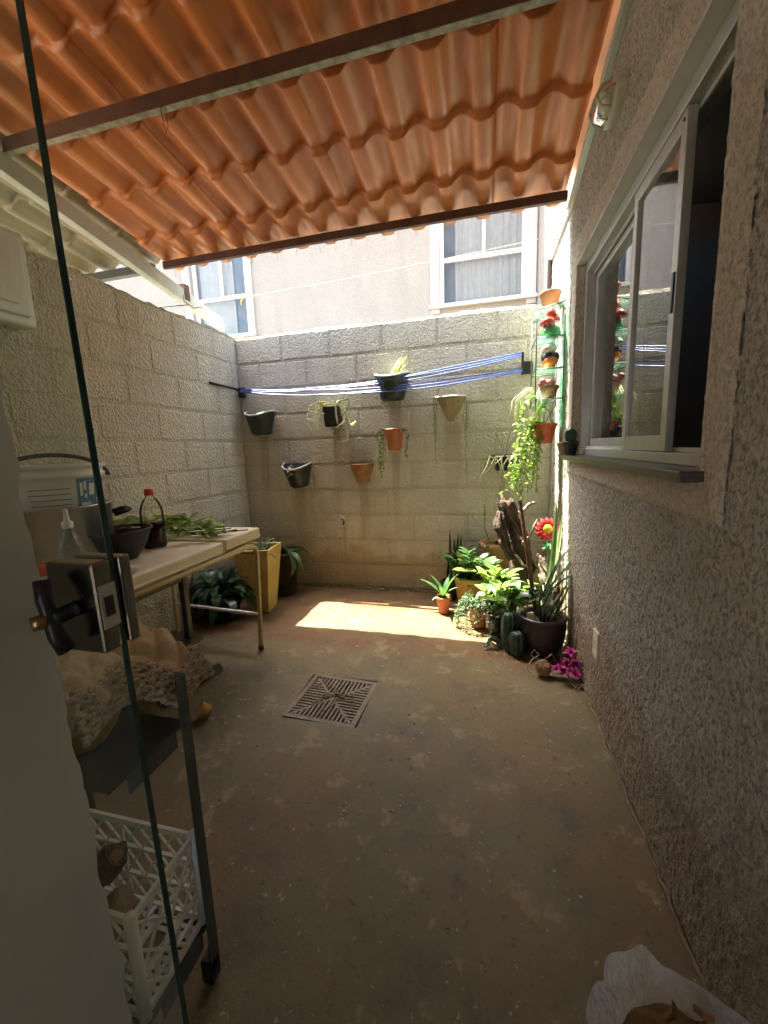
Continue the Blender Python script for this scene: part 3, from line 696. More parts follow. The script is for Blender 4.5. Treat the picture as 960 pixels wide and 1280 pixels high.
for b in ((-e-.03, e+.03, -e-.03, -hf-.001), (-e-.03, e+.03, hf+.001, e+.03), (-e-.03, -hf-.001, -hf-.001, hf+.001), (hf+.001, e+.03, -hf-.001, hf+.001)): m.box(b[0], b[1], b[2], b[3], -.05, -.0065)
m.build('seat', 'pit', dr)
# litter caught in the grate and scattered on the floor
rg = random.Random(4)
def litter(name, mat, pts, s0, s1, label, cat):
    m = MB()
    for x, y in pts:
        s = rg.uniform(s0, s1); a = rg.uniform(0, 6.3)
        mt = Matrix.Translation((x, y, .004)) @ Matrix.Rotation(a, 4, 'Z') @ Matrix.Rotation(rg.uniform(-.3, .3), 4, 'X')
        m.box(-s, s, -s*.5, s*.5, -.001, .002, mt)
    o = m.build(name, mat); o['kind'] = 'stuff'; tag(o, label, cat)
litter('leaf_litter', 'debris', [(-.66+rg.gauss(0, .055), 1.56+rg.gauss(0, .05)) for _ in range(60)], .003, .009, 'dry plant bits caught on the floor drain', 'litter')
litter('floor_crumbs', 'debris', [(rg.uniform(-1.4, .4), rg.uniform(.7, 2.9)) for _ in range(140)], .002, .006, 'small dark crumbs scattered over the concrete floor', 'litter')
litter('paint_flecks', 'fleck', [(-.42+rg.gauss(0, .02), 1.02+rg.gauss(0, .02)) for _ in range(10)]+[(rg.uniform(-1.3, .35), rg.uniform(.6, 2.4)) for _ in range(24)], .001, .004, 'tiny pale paint flecks on the concrete floor', 'litter')

#PART2
# ------------------------------------------------------------------ leaves and plants
def leaf_mesh(name, mat, L, W, bend=.3, fold=.25, n=6, tip=1.0, base=.35):
    """blade along +X: folded along the midrib, arching down, tapered to the tip"""
    m = MB(); v, f = [], []; ang = 0; x = z = 0
    for i in range(n+1):
        t = i/n; w = W/2*(math.sin(math.pi*min(1, (t*(1-base)+base)))**.8 if t < 1 else 0)
        if i: ang -= bend/n*2*(.4+t); x += L/n*math.cos(ang); z += L/n*math.sin(ang)
        w *= tip if t > .7 else 1
        v += [(x, -w, z+w*fold), (x, 0, z), (x, w, z+w*fold)]
        if i:
            b = 3*(i-1); f += [(b, b+3, b+4, b+1), (b+1, b+4, b+5, b+2)]
    m.add(v, f); me = m.mesh(name); me.materials.append(M[mat]); me.polygons.foreach_set('use_smooth', [True]*len(me.polygons))
    uvl = me.uv_layers.new(name='UVMap')
    for li in me.loops: uvl.data[li.index].uv = ((li.vertex_index//3)/n, (li.vertex_index % 3)/2)
    return me
LM = {}
STAINS = [(-1.745, 1.25, .10), (-1.115, 1.28, .07), (-.66, 1.45, .10), (-.655, 1.08, .07), (-.235, 1.28, .12), (-1.452, .83, .10), (-.915, .86, .08), (.128, .92, .09), (-1.09, .52, .03)]
def LF(mat, L, W, bend=.3, fold=.25, n=6, tip=1., base=.35):
    k = (mat, L, W, bend, fold, n, tip, base)
    if k not in LM: LM[k] = leaf_mesh('leaf', *k)
    return LM[k]
def leaf(parent, me, loc, yaw, pitch, roll=0, sc=1.):
    return inst('leaf', me, parent, loc, (roll, -pitch, yaw), sc)
def rosette(parent, me, c, n, p0, p1, rg, spread=.02, s0=.75, s1=1.15, z1=0):
    for i in range(n):
        a = i*2.39996+rg.uniform(-.3, .3); t = i/max(1, n-1); p = p0+(p1-p0)*t+rg.uniform(-.12, .12)
        leaf(parent, me, (c[0]+spread*(1-t)*math.cos(a), c[1]+spread*(1-t)*math.sin(a), c[2]+z1*t), a, p, rg.uniform(-.3, .3), rg.uniform(s0, s1))
def pot_round(parent, mat, r0, r1, h, rim=.012, soil=True, n=28, name='pot'):
    prof = [(0, 0), (r0*.9, 0), (r0, .006), (r1*.97, h-rim*1.6), (r1*1.06, h-rim*1.5), (r1*1.07, h-.003), (r1*1.04, h), (r1*.95, h), (r1*.92, h-.02), (r1*.8, h*.55)]
    o = MB().lathe(prof, n).build(name, mat, parent, smooth=True); 
    for p in o.data.polygons: p.use_smooth = True
    if soil: MB().lathe([(0, h-.018), (r1*.5, h-.016), (r1*.93, h-.022)], 18).build('soil', 'soil', parent)
    return o
def wall_pot(parent, mat, w, h, d, wavy=0., rimmat=None, soil=True, taper=.55):
    """half-round planter: flat back on the wall (y=0), bowl towards -y; rim optionally scalloped"""
    n = 22; m = MB(); v, f = [], []
    prof = [(.30, -h), (taper, -h*.985), (taper+.12, -h*.9), (taper*.4+.55, -h*.66), (.92, -h*.35), (.985, -.03), (1.05, -.012), (1.06, .004), (.98, .006), (.93, -.015), (.80, -h*.5)]
    for r, z in prof:
        for k in range(n+1):
            a = math.pi+math.pi*k/n
            zz = z + (wavy*math.cos(2*(a-math.pi*1.5))*(-1 if True else 1) if z > -.03 else 0)
            v.append((r*w/2*math.cos(a), r*d*math.sin(a), zz))
    k = n+1
    for i in range(len(prof)-1):
        for j in range(n): f.append((i*k+j, i*k+j+1, (i+1)*k+j+1, (i+1)*k+j))
    m.add(v, f); b = [(-w*.52, .001, .012), (w*.52, .001, .012), (w*.3, .001, -h), (-w*.3, .001, -h), (-w*.52, -.006, .012), (w*.52, -.006, .012), (w*.3, -.006, -h), (-w*.3, -.006, -h)]
    m.add(b, [(4,5,6,7), (0,1,5,4), (0,4,7,3), (1,2,6,5)])
    m.add([(0, 0, -h)]+[(.30*w/2*math.cos(math.pi+math.pi*q/8), .3*d*math.sin(math.pi+math.pi*q/8), -h) for q in range(9)], [(0, q+2, q+1) for q in range(8)])
    o = m.build('pot', mat, parent, smooth=True)
    if rimmat:
        pts = []
        for q in range(n+1):
            a = math.pi+math.pi*q/n; pts.append((1.03*w/2*math.cos(a), 1.03*d*math.sin(a), .006-wavy*math.cos(2*(a-math.pi*1.5))))
        MB().tube(pts, .0075, 6).build('rim', rimmat, parent, smooth=True)
    if soil: MB().add([(0, -.004, -.02)]+[(.93*w/2*math.cos(math.pi+math.pi*q/10), .93*d*math.sin(math.pi+math.pi*q/10), -.024) for q in range(11)], [(0, q+1, q+2) for q in range(10)]).build('soil', 'soil', parent)
    return o
def strand(parent, pts, mat, leafme, step, rg, r=.0016, size=1., name='trailing_stem'):
    MB().tube(pts, r, 5).build(name, 'stem' if mat is None else mat, parent)
    if not leafme: return
    pts = [Vector(p) for p in pts]
    for a, b in zip(pts[:-1], pts[1:]):
        L = (b-a).length; k = max(1, int(L/step))
        for i in range(k):
            p = a.lerp(b, (i+rg.random())/k); leaf(parent, leafme, p, rg.uniform(0, 6.28), rg.uniform(-.9, .5), rg.uniform(-1, 1), size*rg.uniform(.7, 1.3))
def beads(parent, pts, mat, rad, step, rg, name='bead_strand'):
    m = MB(); pts = [Vector(p) for p in pts]; m.tube(pts, .0012, 4)
    for a, b in zip(pts[:-1], pts[1:]):
        k = max(1, int((b-a).length/step))
        for i in range(k):
            p = a.lerp(b, i/k); m.ball((p.x+rg.uniform(-.006, .006), p.y+rg.uniform(-.006, .006), p.z), rad*rg.uniform(.7, 1.2), 6)
    return m.build(name, mat, parent, smooth=True)

rg = random.Random(55)
WP = YB-.007      # face of the blocks
GP = 'planters hung on the back wall'
def wplant(x, z, label): return empty('wall_planter', (x, WP, z), 0, label, 'planter', GP)
# 1 empty dark planter beside the corner
p = wplant(-1.745, 1.405, 'empty dark green scalloped wall planter nearest the side wall')
wall_pot(p, 'pot_green', .225, .16, .14, .020, 'lime', taper=.62)
# 2 black square planter with pale trailing stems
p = wplant(-1.115, 1.425, 'black box planter with thick whitish trailing stems hung on back wall')
m = MB(); m.add([(-.06,-.11,0),(.06,-.11,0),(.06,-.001,0),(-.06,-.001,0),(-.05,-.1,-.145),(.05,-.1,-.145),(.05,-.001,-.145),(-.05,-.001,-.145),(-.054,-.104,0),(.054,-.104,0),(.054,-.007,0),(-.054,-.007,0),(-.05,-.1,-.03),(.05,-.1,-.03),(.05,-.01,-.03),(-.05,-.01,-.03)],
      [(0,4,5,1),(1,5,6,2),(2,6,7,3),(3,7,4,0),(4,7,6,5),(0,1,9,8),(1,2,10,9),(2,3,11,10),(3,0,8,11),(8,9,13,12),(9,10,14,13),(10,11,15,14),(11,8,12,15),(12,13,14,15)])
m.build('pot', 'pot_black', p, bevel=.003)
for (a, b, c, d) in ((-.16, .0, -.04, -.02), (-.13, -.10, -.19, -.05), (-.10, .02, -.10, -.13), (.15, .03, .09, -.04), (.11, -.06, .04, -.13), (.16, -.16, .20, -.09), (.13, -.22, .06, -.24), (-.17, -.05, -.14, -.16), (-.07, .01, -.05, -.12), (.05, .015, .06, -.10)):
    pts = [(math.copysign(.03, a), -.07, -.01), (a*.55, -.10, .035), (a, -.115, b+.01), (a*1.02, -.12, (b+d)/2-.02), (c, -.12, d-.03)]
    sm = []
    for i in range(len(pts)-1):
        for t in (0, .5): sm.append(Vector(pts[i]).lerp(Vector(pts[i+1]), t))
    sm.append(Vector(pts[-1])); MB().tube(sm, [.006]+[.0072]*(len(sm)-2)+[.004], 7).build('trailing_stem', 'lf_white', p, smooth=True)
# 3 dark planter with upright succulent
p = wplant(-.66, 1.612, 'dark green scalloped planter with upright grey-green leaves behind the blue cords')
wall_pot(p, 'pot_green', .24, .165, .15, .018, 'lime', taper=.62)
for i in range(9): leaf(p, LF('lf_white' if i % 3 else 'lf_lime', .17, .026, .25, .3), (.03+rg.uniform(-.03, .05), -.06+rg.uniform(-.03, .02), -.02), rg.uniform(-.7, .7), rg.uniform(.75, 1.4), rg.uniform(-.5, .5), rg.uniform(.6, 1.1))
# 4 terracotta with trailing beads
p = wplant(-.655, 1.232, 'plain terracotta wall pot with a leafy strand trailing down one side')
wall_pot(p, 'terra', .135, .145, .12, 0, 'terra', taper=.62)
for k, (x, L) in enumerate(((-.075, .33), (-.09, .22), (-.065, .27), (.09, .2), (.10, .14))):
    pts = [(x*.6, -.08, 0), (x*1.1, -.09, .015)]+[(x*1.15+rg.uniform(-.01, .01), -.085, -L*t) for t in (.2, .4, .6, .8, 1)]
    strand(p, pts, None, LF('lf_grey' if x > 0 else 'lf_lime', .026, .017, .2, .3, 3), .014, rg, .0014, .75 if x > 0 else 1)
# 5 beige cone planter with hanging strings
p = wplant(-.235, 1.43, 'mossy beige cone wall planter with long thin strings hanging to both sides')
v = [(-.105,0,.012),(.105,0,.012),(.10,-.09,.012),(.035,-.125,.012),(-.035,-.125,.012),(-.10,-.09,.012),(-.02,0,-.15),(.02,0,-.15),(.018,-.03,-.15),(-.018,-.03,-.15)]
MB().add(v, [(0,5,9,6),(5,4,9),(4,3,8,9),(3,2,8),(2,1,7,8),(6,9,8,7)]).build('pot', 'beige_pot', p, bevel=.004)
MB().tube([(-.105,-.002,.012),(-.10,-.09,.012),(-.035,-.125,.012),(.035,-.125,.012),(.10,-.09,.012),(.105,-.002,.012)], .006, 6).build('rim', 'lime', p)
MB().add([(-.1,-.003,-.002),(.1,-.003,-.002),(.095,-.086,-.002),(.03,-.12,-.002),(-.03,-.12,-.002),(-.095,-.086,-.002)], [(0,5,4,3,2,1)]).build('soil', 'soil', p)
for x, L in ((-.112, .42), (-.106, .30), (-.118, .25), (.10, .52), (.112, .34), (.09, .22)):
    pts = [(x*.8, -.07, .012), (x, -.08, .016)]+[(x+rg.uniform(-.006, .006), -.075, -L*t) for t in (.15, .3, .5, .7, .85, 1)]
    beads(p, pts, 'lf_lime' if x < 0 else 'lf_grey', .0042 if x < 0 else .003, .013 if x < 0 else .02, rg)
# 6 dark planter with pale succulent
p = wplant(-1.452, .998, 'dark green round planter with white rim and small pale succulent')
wall_pot(p, 'pot_green', .225, .17, .15, .012, 'lime', taper=.62); p.rotation_euler.x = .16
rosette(p, LF('lf_grey', .045, .02, .2, .3, 4), (-.03, -.08, -.008), 9, .1, 1.0, rg, .008); strand(p, [(-.02, -.11, 0), (-.01, -.15, 0), (.0, -.152, -.05)], None, LF('lf_white', .026, .016, .2, .3, 3), .01, rg)
# 7 patterned clay pot
p = wplant(-.915, .985, 'small brown patterned clay pot with a green sprout')
wall_pot(p, 'terra_pat', .17, .13, .12, 0, 'terra_pat', taper=.5)
for i in range(7): leaf(p, LF('lf_mid', .05, .026, .35, .3, 4), (-.035+rg.uniform(-.015, .015), -.07, -.01), rg.uniform(2, 4.4), rg.uniform(.2, 1), 0, rg.uniform(.7, 1.1))
# 8 black planter with bare roots
p = wplant(.128, 1.02, 'shallow black planter with pale bare roots dangling')
wall_pot(p, 'pot_black', .175, .10, .12, 0, None)
for i in range(20):
    x = rg.uniform(-.085, .085); sp = rg.uniform(-.09, .09); L = rg.uniform(.06, .19)
    pts = [(x, -.09, -.005), (x+sp*.3, -.14, .008), (x+sp*.7, -.15, -L*.4), (x+sp+rg.uniform(-.02, .02), -.145, -L*.75), (x+sp*1.3, -.14, -L)]
    MB().tube(pts, [.004, .0045, .0035, .003, .0015], 5).build('root', 'lf_white', p)
for i in range(6):
    a = rg.uniform(.5, 2.6); MB().tube([(0, -.06, -.01), (.05*math.cos(a), -.07, .09), (.11*math.cos(a), -.08, .16*math.sin(a)+.02)], .0012, 4).build('twig', 'stem', p)

# tap stub in the back wall
t = empty('pipe_stub', (-1.09, WP, .565), 0, 'small white pipe stub sticking out of the back wall', 'pipe')
MB().tube([(0, .004, 0), (0, -.03, 0)], .012, 12).build('pipe', 'white_plastic', t, smooth=True); MB().tube([(0, -.0305, 0), (0, -.034, -.0)], .008, 10).build('plug', 'black_plastic', t)
MB().tube([(0, -.012, -.012), (0, -.015, -.05)], .006, 8).build('spout', 'dark_steel', t)

# ------------------------------------------------------------------ clothes line
cl = empty('clothes_line', (-1.9, WP, 1.6), 0, 'wall clothes line with sagging blue cords and black brackets', 'clothes line')
def CL(x, y, z): return (x+1.9, y-WP, z-1.6)
m = MB().box(*[a for pr in zip(CL(-1.915, WP-.035, 1.545), CL(-1.865, WP+.001, 1.625)) for a in pr]); m.build('bracket', 'black_plastic', cl, bevel=.006)
MB().tube([CL(-1.905, WP-.02, 1.605), CL(-1.912, 2.80, 1.612), CL(-1.918, 2.61, 1.615)], .0085, 8).build('arm', 'black_plastic', cl, smooth=True)
m = MB().box(*[a for pr in zip(CL(.235, WP-.03, 1.565), CL(.305, WP+.001, 1.645)) for a in pr]); m.build('bracket', 'black_plastic', cl, bevel=.006)
MB().bar(CL(.238, WP-.04, 1.555), CL(.238, WP-.055, 1.70), .014, .014).build('arm', 'black_plastic', cl, bevel=.003)
for k in range(6):
    zl = 1.585+.008*(k % 4); zr = 1.70-.012*k if k < 3 else 1.615-.008*k; sag = .07+.014*(k % 3); yo = -.035-.006*k
    pts = []
    for i in range(25):
        t = i/24; x = -1.88+2.115*t; z = zl+(zr-zl)*t-4*sag*t*(1-t)*(1-.25*t)+.006*math.sin(t*9+k*2.1)*(1-t)*t*4
        pts.append(CL(x, WP+yo-.06*4*t*(1-t), z))
    MB().tube(pts, .0042, 6).build('cord', 'blue_cord', cl, smooth=True)
pts = [( -2.07+ (2.4)*t, 3.02-.1*math.sin(t*3), 2.30+.10*t-.05*math.sin(t*math.pi)) for t in [i/20 for i in range(21)]]
wi = empty('overhead_wire', pts[0], 0, 'thin tan wire strung above the back wall with a yellow end', 'wire')
MB().tube([tuple(Vector(q)-Vector(pts[0])) for q in pts[6:]], .0022, 5).build('wire', 'root', wi)
MB().tube([tuple(Vector(q)-Vector(pts[0])) for q in pts[2:7]], .0042, 6).build('yellow_cord', 'yellow', wi)
MB().tube([tuple(Vector(pts[2])-Vector(pts[0])+Vector(d)) for d in ((0,0,0), (-.02,0,-.03), (-.015,0,-.05))], .004, 6).build('knot', 'yellow', wi)

# ------------------------------------------------------------------ wall lamp, outlet
lp = empty('wall_lamp', (XR-.002, 1.73, 2.245), 0, 'white oval bulkhead lamp under the roof edge on house wall', 'lamp')
def oval(m, prof, a, b, n=28):
    v, f = [], []
    for s, x in prof:
        for k in range(n): t = 2*math.pi*k/n; v.append((-x, a*s*math.cos(t), b*s*math.sin(t)))
    for i in range(len(prof)-1):
        for k in range(n): f.append((i*n+k, i*n+(k+1) % n, (i+1)*n+(k+1) % n, (i+1)*n+k))
    f.append(tuple(range((len(prof)-1)*n, len(prof)*n))); m.add(v, f); return m
lp.scale = (.85, .85, .85)
oval(MB(), [(1, 0), (1.0, .03), (.93, .04), (.86, .04)], .115, .062).build('base', 'lamp_plastic', lp, smooth=True)
oval(MB(), [(.84, .041), (.82, .06), (.68, .082), (.4, .094)], .115, .062).build('lens', 'clear', lp, smooth=True)
gd = MB()
for s in (-.5, 0, .5): gd.tube([(-.042, s*.115, -.055*math.sqrt(1-s*s)), (-.08, s*.11, -.04*math.sqrt(1-s*s)), (-.10, s*.11, 0), (-.08, s*.11, .04*math.sqrt(1-s*s)), (-.042, s*.115, .055*math.sqrt(1-s*s))], .004, 6)
gd.tube([(-.042, -.10, 0), (-.075, -.085, 0), (-.102, -.04, 0), (-.104, 0.04, 0), (-.075, .085, 0), (-.042, .10, 0)], .004, 6).build('guard', 'lamp_plastic', lp, smooth=True)
MB().ball((-.05, 0, 0), .03, 12, .9, 1.3, .9).build('bulb', 'cer_white', lp, smooth=True)
ol = empty('wall_outlet', (XR-.003, 1.67, .30), 0, 'cream plastic outlet plate low on the house wall', 'outlet')
MB().box(-.008, .004, -.033, .033, -.055, .055).build('plate', 'outlet', ol, bevel=.004); MB().box(-.0095, -.0082, -.014, .014, -.02, .02).build('socket', 'box_plastic', ol)

# ------------------------------------------------------------------ glass corner shelf on the right wall
cs = empty('glass_shelf_rack', (XR-.01, 2.62, 1.30), 0, 'thin wire rack with green glass shelves on the house wall', 'shelf rack')
m = MB(); SX0, SX1, SYa, SYb, SZ = -.155, -.005, -.10, .14, .53
for x, y in ((SX0, SYa), (SX0, SYb), (SX1-.004, SYa), (SX1-.004, SYb)): m.tube([(x, y, .02), (x, y, SZ)], .0032, 6)
for z in (SZ,):
    m.tube([(SX0, SYa, z), (SX1, SYa, z+.035)], .003, 6); m.tube([(SX0, SYb, z), (SX1, SYb, z+.035)], .003, 6)
for z in (.05, .215, .385): 
    for a, b in (((SX0, SYa), (SX1, SYa)), ((SX0, SYb), (SX1, SYb)), ((SX0, SYa), (SX0, SYb))): m.tube([(a[0], a[1], z), (b[0], b[1], z)], .0026, 6)
m.build('wire_frame', 'grey_steel', cs, smooth=True)
for z in (.055, .22, .39): MB().box(SX0+.004, SX1-.004, SYa+.004, SYb-.004, z-.001, z+.004).build('glass_shelf', 'shelf_glass', cs)
MB().add([(SX0, SYa, SZ+.003), (SX0, SYb, SZ+.003), (SX1, SYb, SZ+.038), (SX1, SYa, SZ+.038), (SX0, SYa, SZ+.008), (SX0, SYb, SZ+.008), (SX1, SYb, SZ+.043), (SX1, SYa, SZ+.043)], [(0,1,2,3),(7,6,5,4),(0,4,5,1),(2,6,7,3),(1,5,6,2),(0,3,7,4)]).build('glass_top', 'shelf_glass', cs)
mu = empty('ceramic_mushrooms', (XR-.08, 2.60, 1.695), 0, 'red and green ceramic ornament on the upper glass shelf', 'ornament')
MB().lathe([(0, 0), (.045, .0), (.055, .02), (.05, .05), (.03, .065)], 18).build('base', 'cer_green', mu, smooth=True)
for x, y, z, r in ((-.02, -.03, .075, .04), (.015, .02, .10, .038), (-.03, .03, .085, .03), (.0, -.01, .125, .028)):
    MB().lathe([(.008, z-.03), (.009, z), (r, z-.004), (r*.85, z+.018), (r*.45, z+.032), (0, z+.036)], 16, (x, y, 0)).build('cap', 'cer_red', mu, smooth=True)
bd = empty('ceramic_bird', (XR-.08, 2.60, 1.525), 0, 'white, navy and orange ceramic bird on the middle glass shelf', 'ornament')
MB().ball((0, 0, .045), .05, 16, .9, 1.1, .85).build('body', 'cer_orange', bd, smooth=True)
MB().lathe([(.046, .045), (.05, .058), (.05, .075), (.044, .085)], 18).build('band', 'cer_blue', bd, smooth=True)
MB().ball((-.01, -.01, .11), .042, 14, 1, 1.15, .75).build('head', 'cer_white', bd, smooth=True)
MB().ball((-.03, -.055, .105), .012, 8, .8, 1.6, .6).build('beak', 'cer_orange', bd, smooth=True)
fp = empty('potted_flower', (XR-.08, 2.60, 1.356), 0, 'small brown pot of pink flowers on the lowest glass shelf', 'potted plant')
pot_round(fp, 'terra_pat', .035, .05, .075)
for i in range(5):
    a = i*1.3; MB().ball((.03*math.cos(a)-.02, .03*math.sin(a)-.02, .09+.01*(i % 2)), .02, 8, 1, 1, .8, .15, rg).build('blossom', 'pink', fp, smooth=True)
tp = empty('terracotta_pot', (XR-.075, 2.70, 1.874), 0, 'terracotta pot standing on top of the glass shelf rack', 'pot')
pot_round(tp, 'terra', .04, .056, .10)

# trailing lime plant under the rack, in its own orange pot
vp = empty('trailing_plant', (XR-.09, 2.66, 1.10), 0, 'orange-red hanging pot with long lime green trailing vines', 'potted plant')
pot_round(vp, 'terra_red', .045, .066, .12)
MB().tube([(.0, 0, .12), (.04, 0, .2), (.086, 0, .25)], .002, 5).build('hanger', 'dark_steel', vp)
lm1, lm2 = LF('lf_lime', .05, .021, .35, .3, 4), LF('lf_lime', .036, .017, .3, .3, 4)
for k in range(19):
    x0, y0 = rg.uniform(-.17, .01), rg.uniform(-.07, .07); L = rg.uniform(.18, .44)
    if k < 11: pts = [(-.01, y0*.5, .26+rg.random()*.08), (x0*.5, y0*.8, .30), (x0-.01, y0, .25), (x0-.02, y0, .1), (x0-.04, y0, -.04), (x0-.05, y0, .12-L)]
    else: pts = [(-.02, y0*.4, .12), (-.08, y0, .14), (-.11, y0, .02), (-.15+rg.uniform(-.07, .05), y0, .0-L*.5), (-.18+rg.uniform(-.09, .10), y0-.02, -L*.8)]
    strand(vp, pts, None, lm1 if k % 2 else lm2, .026, rg, .0018, 1.)
for k in range(10):
    x0 = rg.uniform(-.14, .05); MB().tube([(-.04, 0, .27), (x0*.6-.04, -.04, .33), (x0-.07, -.06, .26), (x0-.08, -.06, .13)], .003, 5).build('pale_stem', 'lf_white', vp, smooth=True)
# thin lower vine dropping towards the driftwood
strand(vp, [(-.14, -.02, -.2), (-.12, -.02, -.27), (-.14, -.03, -.32), (-.20, -.04, -.37)], None, lm2, .018, rg)

# cacti on the sill
c1 = empty('potted_cactus', (XR-.025, 2.215, OZ0), 0, 'small cactus in a black pot on the granite sill', 'potted plant')
pot_round(c1, 'pot_black', .026, .036, .068)
m = MB(); m.lathe([(.015, .05), (.026, .07), (.03, .095), (.026, .118), (.012, .135), (0, .138)], 12); m.ball((.02, .01, .10), .014, 8, 1, 1, 1.3); m.ball((-.02, -.012, .11), .012, 8, 1, 1, 1.3); m.build('cactus', 'lf_dark', c1, smooth=True)
c2 = empty('small_pot', (XR-.04, 2.315, OZ0), 0, 'tilted small olive pot at the far end of the granite sill', 'pot')
pot_round(c2, 'beige_pot', .02, .032, .065)

# ------------------------------------------------------------------ plants standing in the sunny corner
def fplant(name, x, y, label, rz=0): return empty(name, (x, y, 0), rz, label, 'potted plant', None)
# big brown pot with stick, long stems and dead stalks
bp = fplant('potted_plant', .298, 2.185, 'large dark brown glazed pot with leaning stick and long bare stems')
MB().lathe([(0, 0), (.088, 0), (.10, .01), (.118, .08), (.124, .14), (.122, .178), (.126, .182), (.126, .198), (.118, .204), (.108, .198), (.104, .165)], 36).build('pot', 'brown_glaze', bp, smooth=True)
MB().lathe([(0, .172), (.06, .176), (.106, .168)], 20).build('soil', 'soil', bp)
MB().tube([(-.02, .03, .15), (-.06, .06, .42), (-.115, .105, .80)], [.012, .0115, .011], 9).build('stick', 'stick', bp, smooth=True)
for k in range(18):
    a = rg.uniform(0, 6.28); L = rg.uniform(.12, .26); rr_ = rg.uniform(.02, .07)
    MB().tube([(rr_*math.cos(a), rr_*math.sin(a), .165), ((rr_+.04)*math.cos(a), (rr_+.04)*math.sin(a), .165+L*.5), ((rr_+.09)*math.cos(a+.2), (rr_+.09)*math.sin(a+.2), .165+L)], [.007, .006, .004], 6).build('stalk', rg.choice(['stem', 'root', 'stem', 'stick']), bp, smooth=True)
MB().tube([(.03, 0, .17), (-.03, -.08, .22), (-.10, -.06, .28), (-.05, .03, .31), (.04, -.02, .29), (.09, .0, .21)], .004, 6).build('looping_stem', 'pot_black', bp, smooth=True)
for k, (yw, pt, L, mt) in enumerate(((.5, 1.05, .52, 'lf_dark'), (.25, .92, .44, 'lf_dark'), (.9, 1.2, .38, 'lf_dark'))):
    leaf(bp, LF(mt, L, .022, .35, .5, 9, base=.2), (.0, .0, .28), yw-.35, pt, .2)
for k, (x, y, pt, yw, L) in enumerate(((.05, .15, 1.42, .4, .62), (.03, .16, 1.30, .2, .55))):
    leaf(bp, LF('lf_varieg', L, .05, -.16, .45, 9, base=.3), (x, y, .18), yw, pt, .4)
for k in range(10):
    leaf(bp, LF('lf_dark', .11, .06, .5, .3, 5), (rg.uniform(-.06, .04), rg.uniform(-.03, .05), rg.uniform(.26, .38)), rg.uniform(0, 6.28), rg.uniform(-.2, .9), rg.uniform(-.4, .4), rg.uniform(.6, 1.1))
# driftwood trunk, propped on an upturned pot behind the big pot
dw = empty('driftwood_log', (.20, 2.60, 0), 0, 'gnarled dark driftwood stump standing among the plants', 'driftwood')
rg2 = random.Random(8)
def gnarl(pts, rs, n=9, j=.008):
    m = MB(); P_ = []; Rr = []
    pts = [Vector(q) for q in pts]
    for i in range(len(pts)-1):
        for t in (0, .33, .66):
            P_.append(pts[i].lerp(pts[i+1], t)+Vector((rg2.uniform(-j, j), rg2.uniform(-j, j), rg2.uniform(-j, j)))); Rr.append((rs[i]*(1-t)+rs[i+1]*t)*rg2.uniform(.72, 1.3))
    P_.append(pts[-1]); Rr.append(rs[-1]*.5); m.tube(P_, Rr, n)
    m.v = [tuple(Vector(q)+Vector((rg2.uniform(-1, 1), rg2.uniform(-1, 1), rg2.uniform(-1, 1)))*j*.6) for q in m.v]; return m
def stump(axis, rad, nu, nv, seed, amp, jag):
    """weathered stump: twisted ridges and hollows, broken top"""
    axis = [Vector(q) for q in axis]; v, f = [], []; K = len(axis)-1
    T, A = np.meshgrid(np.linspace(0, 1, nv+1), np.arange(nu)/nu, indexing='ij')
    tw = A*1.0+T*.35
    rid = np.abs(vnoise((tw % 1)*9, T*3.0, seed)-.5)*2; rid2 = vnoise((tw % 1)*22, T*9, seed+1); low = vnoise((A % 1)*4, T*2.6, seed+2)
    edge = np.minimum(A, 1-A); bl = np.clip(edge/.06, 0, 1)      # hide the seam of the noise at the back
    rel = 1+amp*bl*((rid-.45)*1.1+(rid2-.5)*.45+(low-.5)*.9)
    for i in range(nv+1):
        t = i/nv; k = min(int(t*K), K-1); u = t*K-k; c = axis[k].lerp(axis[k+1], u); r = rad[k]*(1-u)+rad[k+1]*u
        for j in range(nu):
            a = math.pi/2+2*math.pi*j/nu; q = r*rel[i, j]
            z = c.z+(jag*(vnoise(np.array([j/nu*11.0]), np.array([1.5]), seed+4)[0]-.5)*t**3)
            v.append((c.x+q*math.cos(a), c.y+q*math.sin(a)*.85, z))
    for i in range(nv):
        for j in range(nu): f.append((i*nu+j, i*nu+(j+1) % nu, (i+1)*nu+(j+1) % nu, (i+1)*nu+j))
    f.append(tuple(range(nv*nu, (nv+1)*nu))); return MB().add(v, f)
stump([(.09, .0, 0), (.09, .0, .15), (.06, -.01, .32), (.01, -.02, .48), (-.04, -.02, .62), (-.07, -.02, .76)], [.10, .09, .088, .085, .075, .045], 72, 70, 40, .75, .10).build('stump', 'wood_drift', dw, smooth=True)
stump([(.15, -.05, 0), (.16, -.06, .15), (.17, -.06, .30), (.13, -.06, .42)], [.07, .065, .06, .03], 48, 40, 60, .6, .06).build('side_root', 'wood_grey', dw, smooth=True)
stump([(-.05, -.06, .40), (-.09, -.07, .50), (-.11, -.06, .60), (-.10, -.05, .70)], [.03, .04, .038, .02], 40, 30, 80, .7, .05).build('side_knot', 'wood_drift', dw, smooth=True)
for pts, rs in (([(.02, -.09, .50), (.07, -.10, .57), (.10, -.10, .66)], [.010, .008, .004]), ([(-.02, -.10, .44), (.02, -.12, .38), (.08, -.11, .36)], [.009, .008, .005]), ([(.0, -.08, .69), (.05, -.07, .74), (.095, -.06, .755)], [.014, .010, .004])):
    gnarl(pts, rs, 7, .004).build('twig', 'wood_grey', dw, smooth=True)
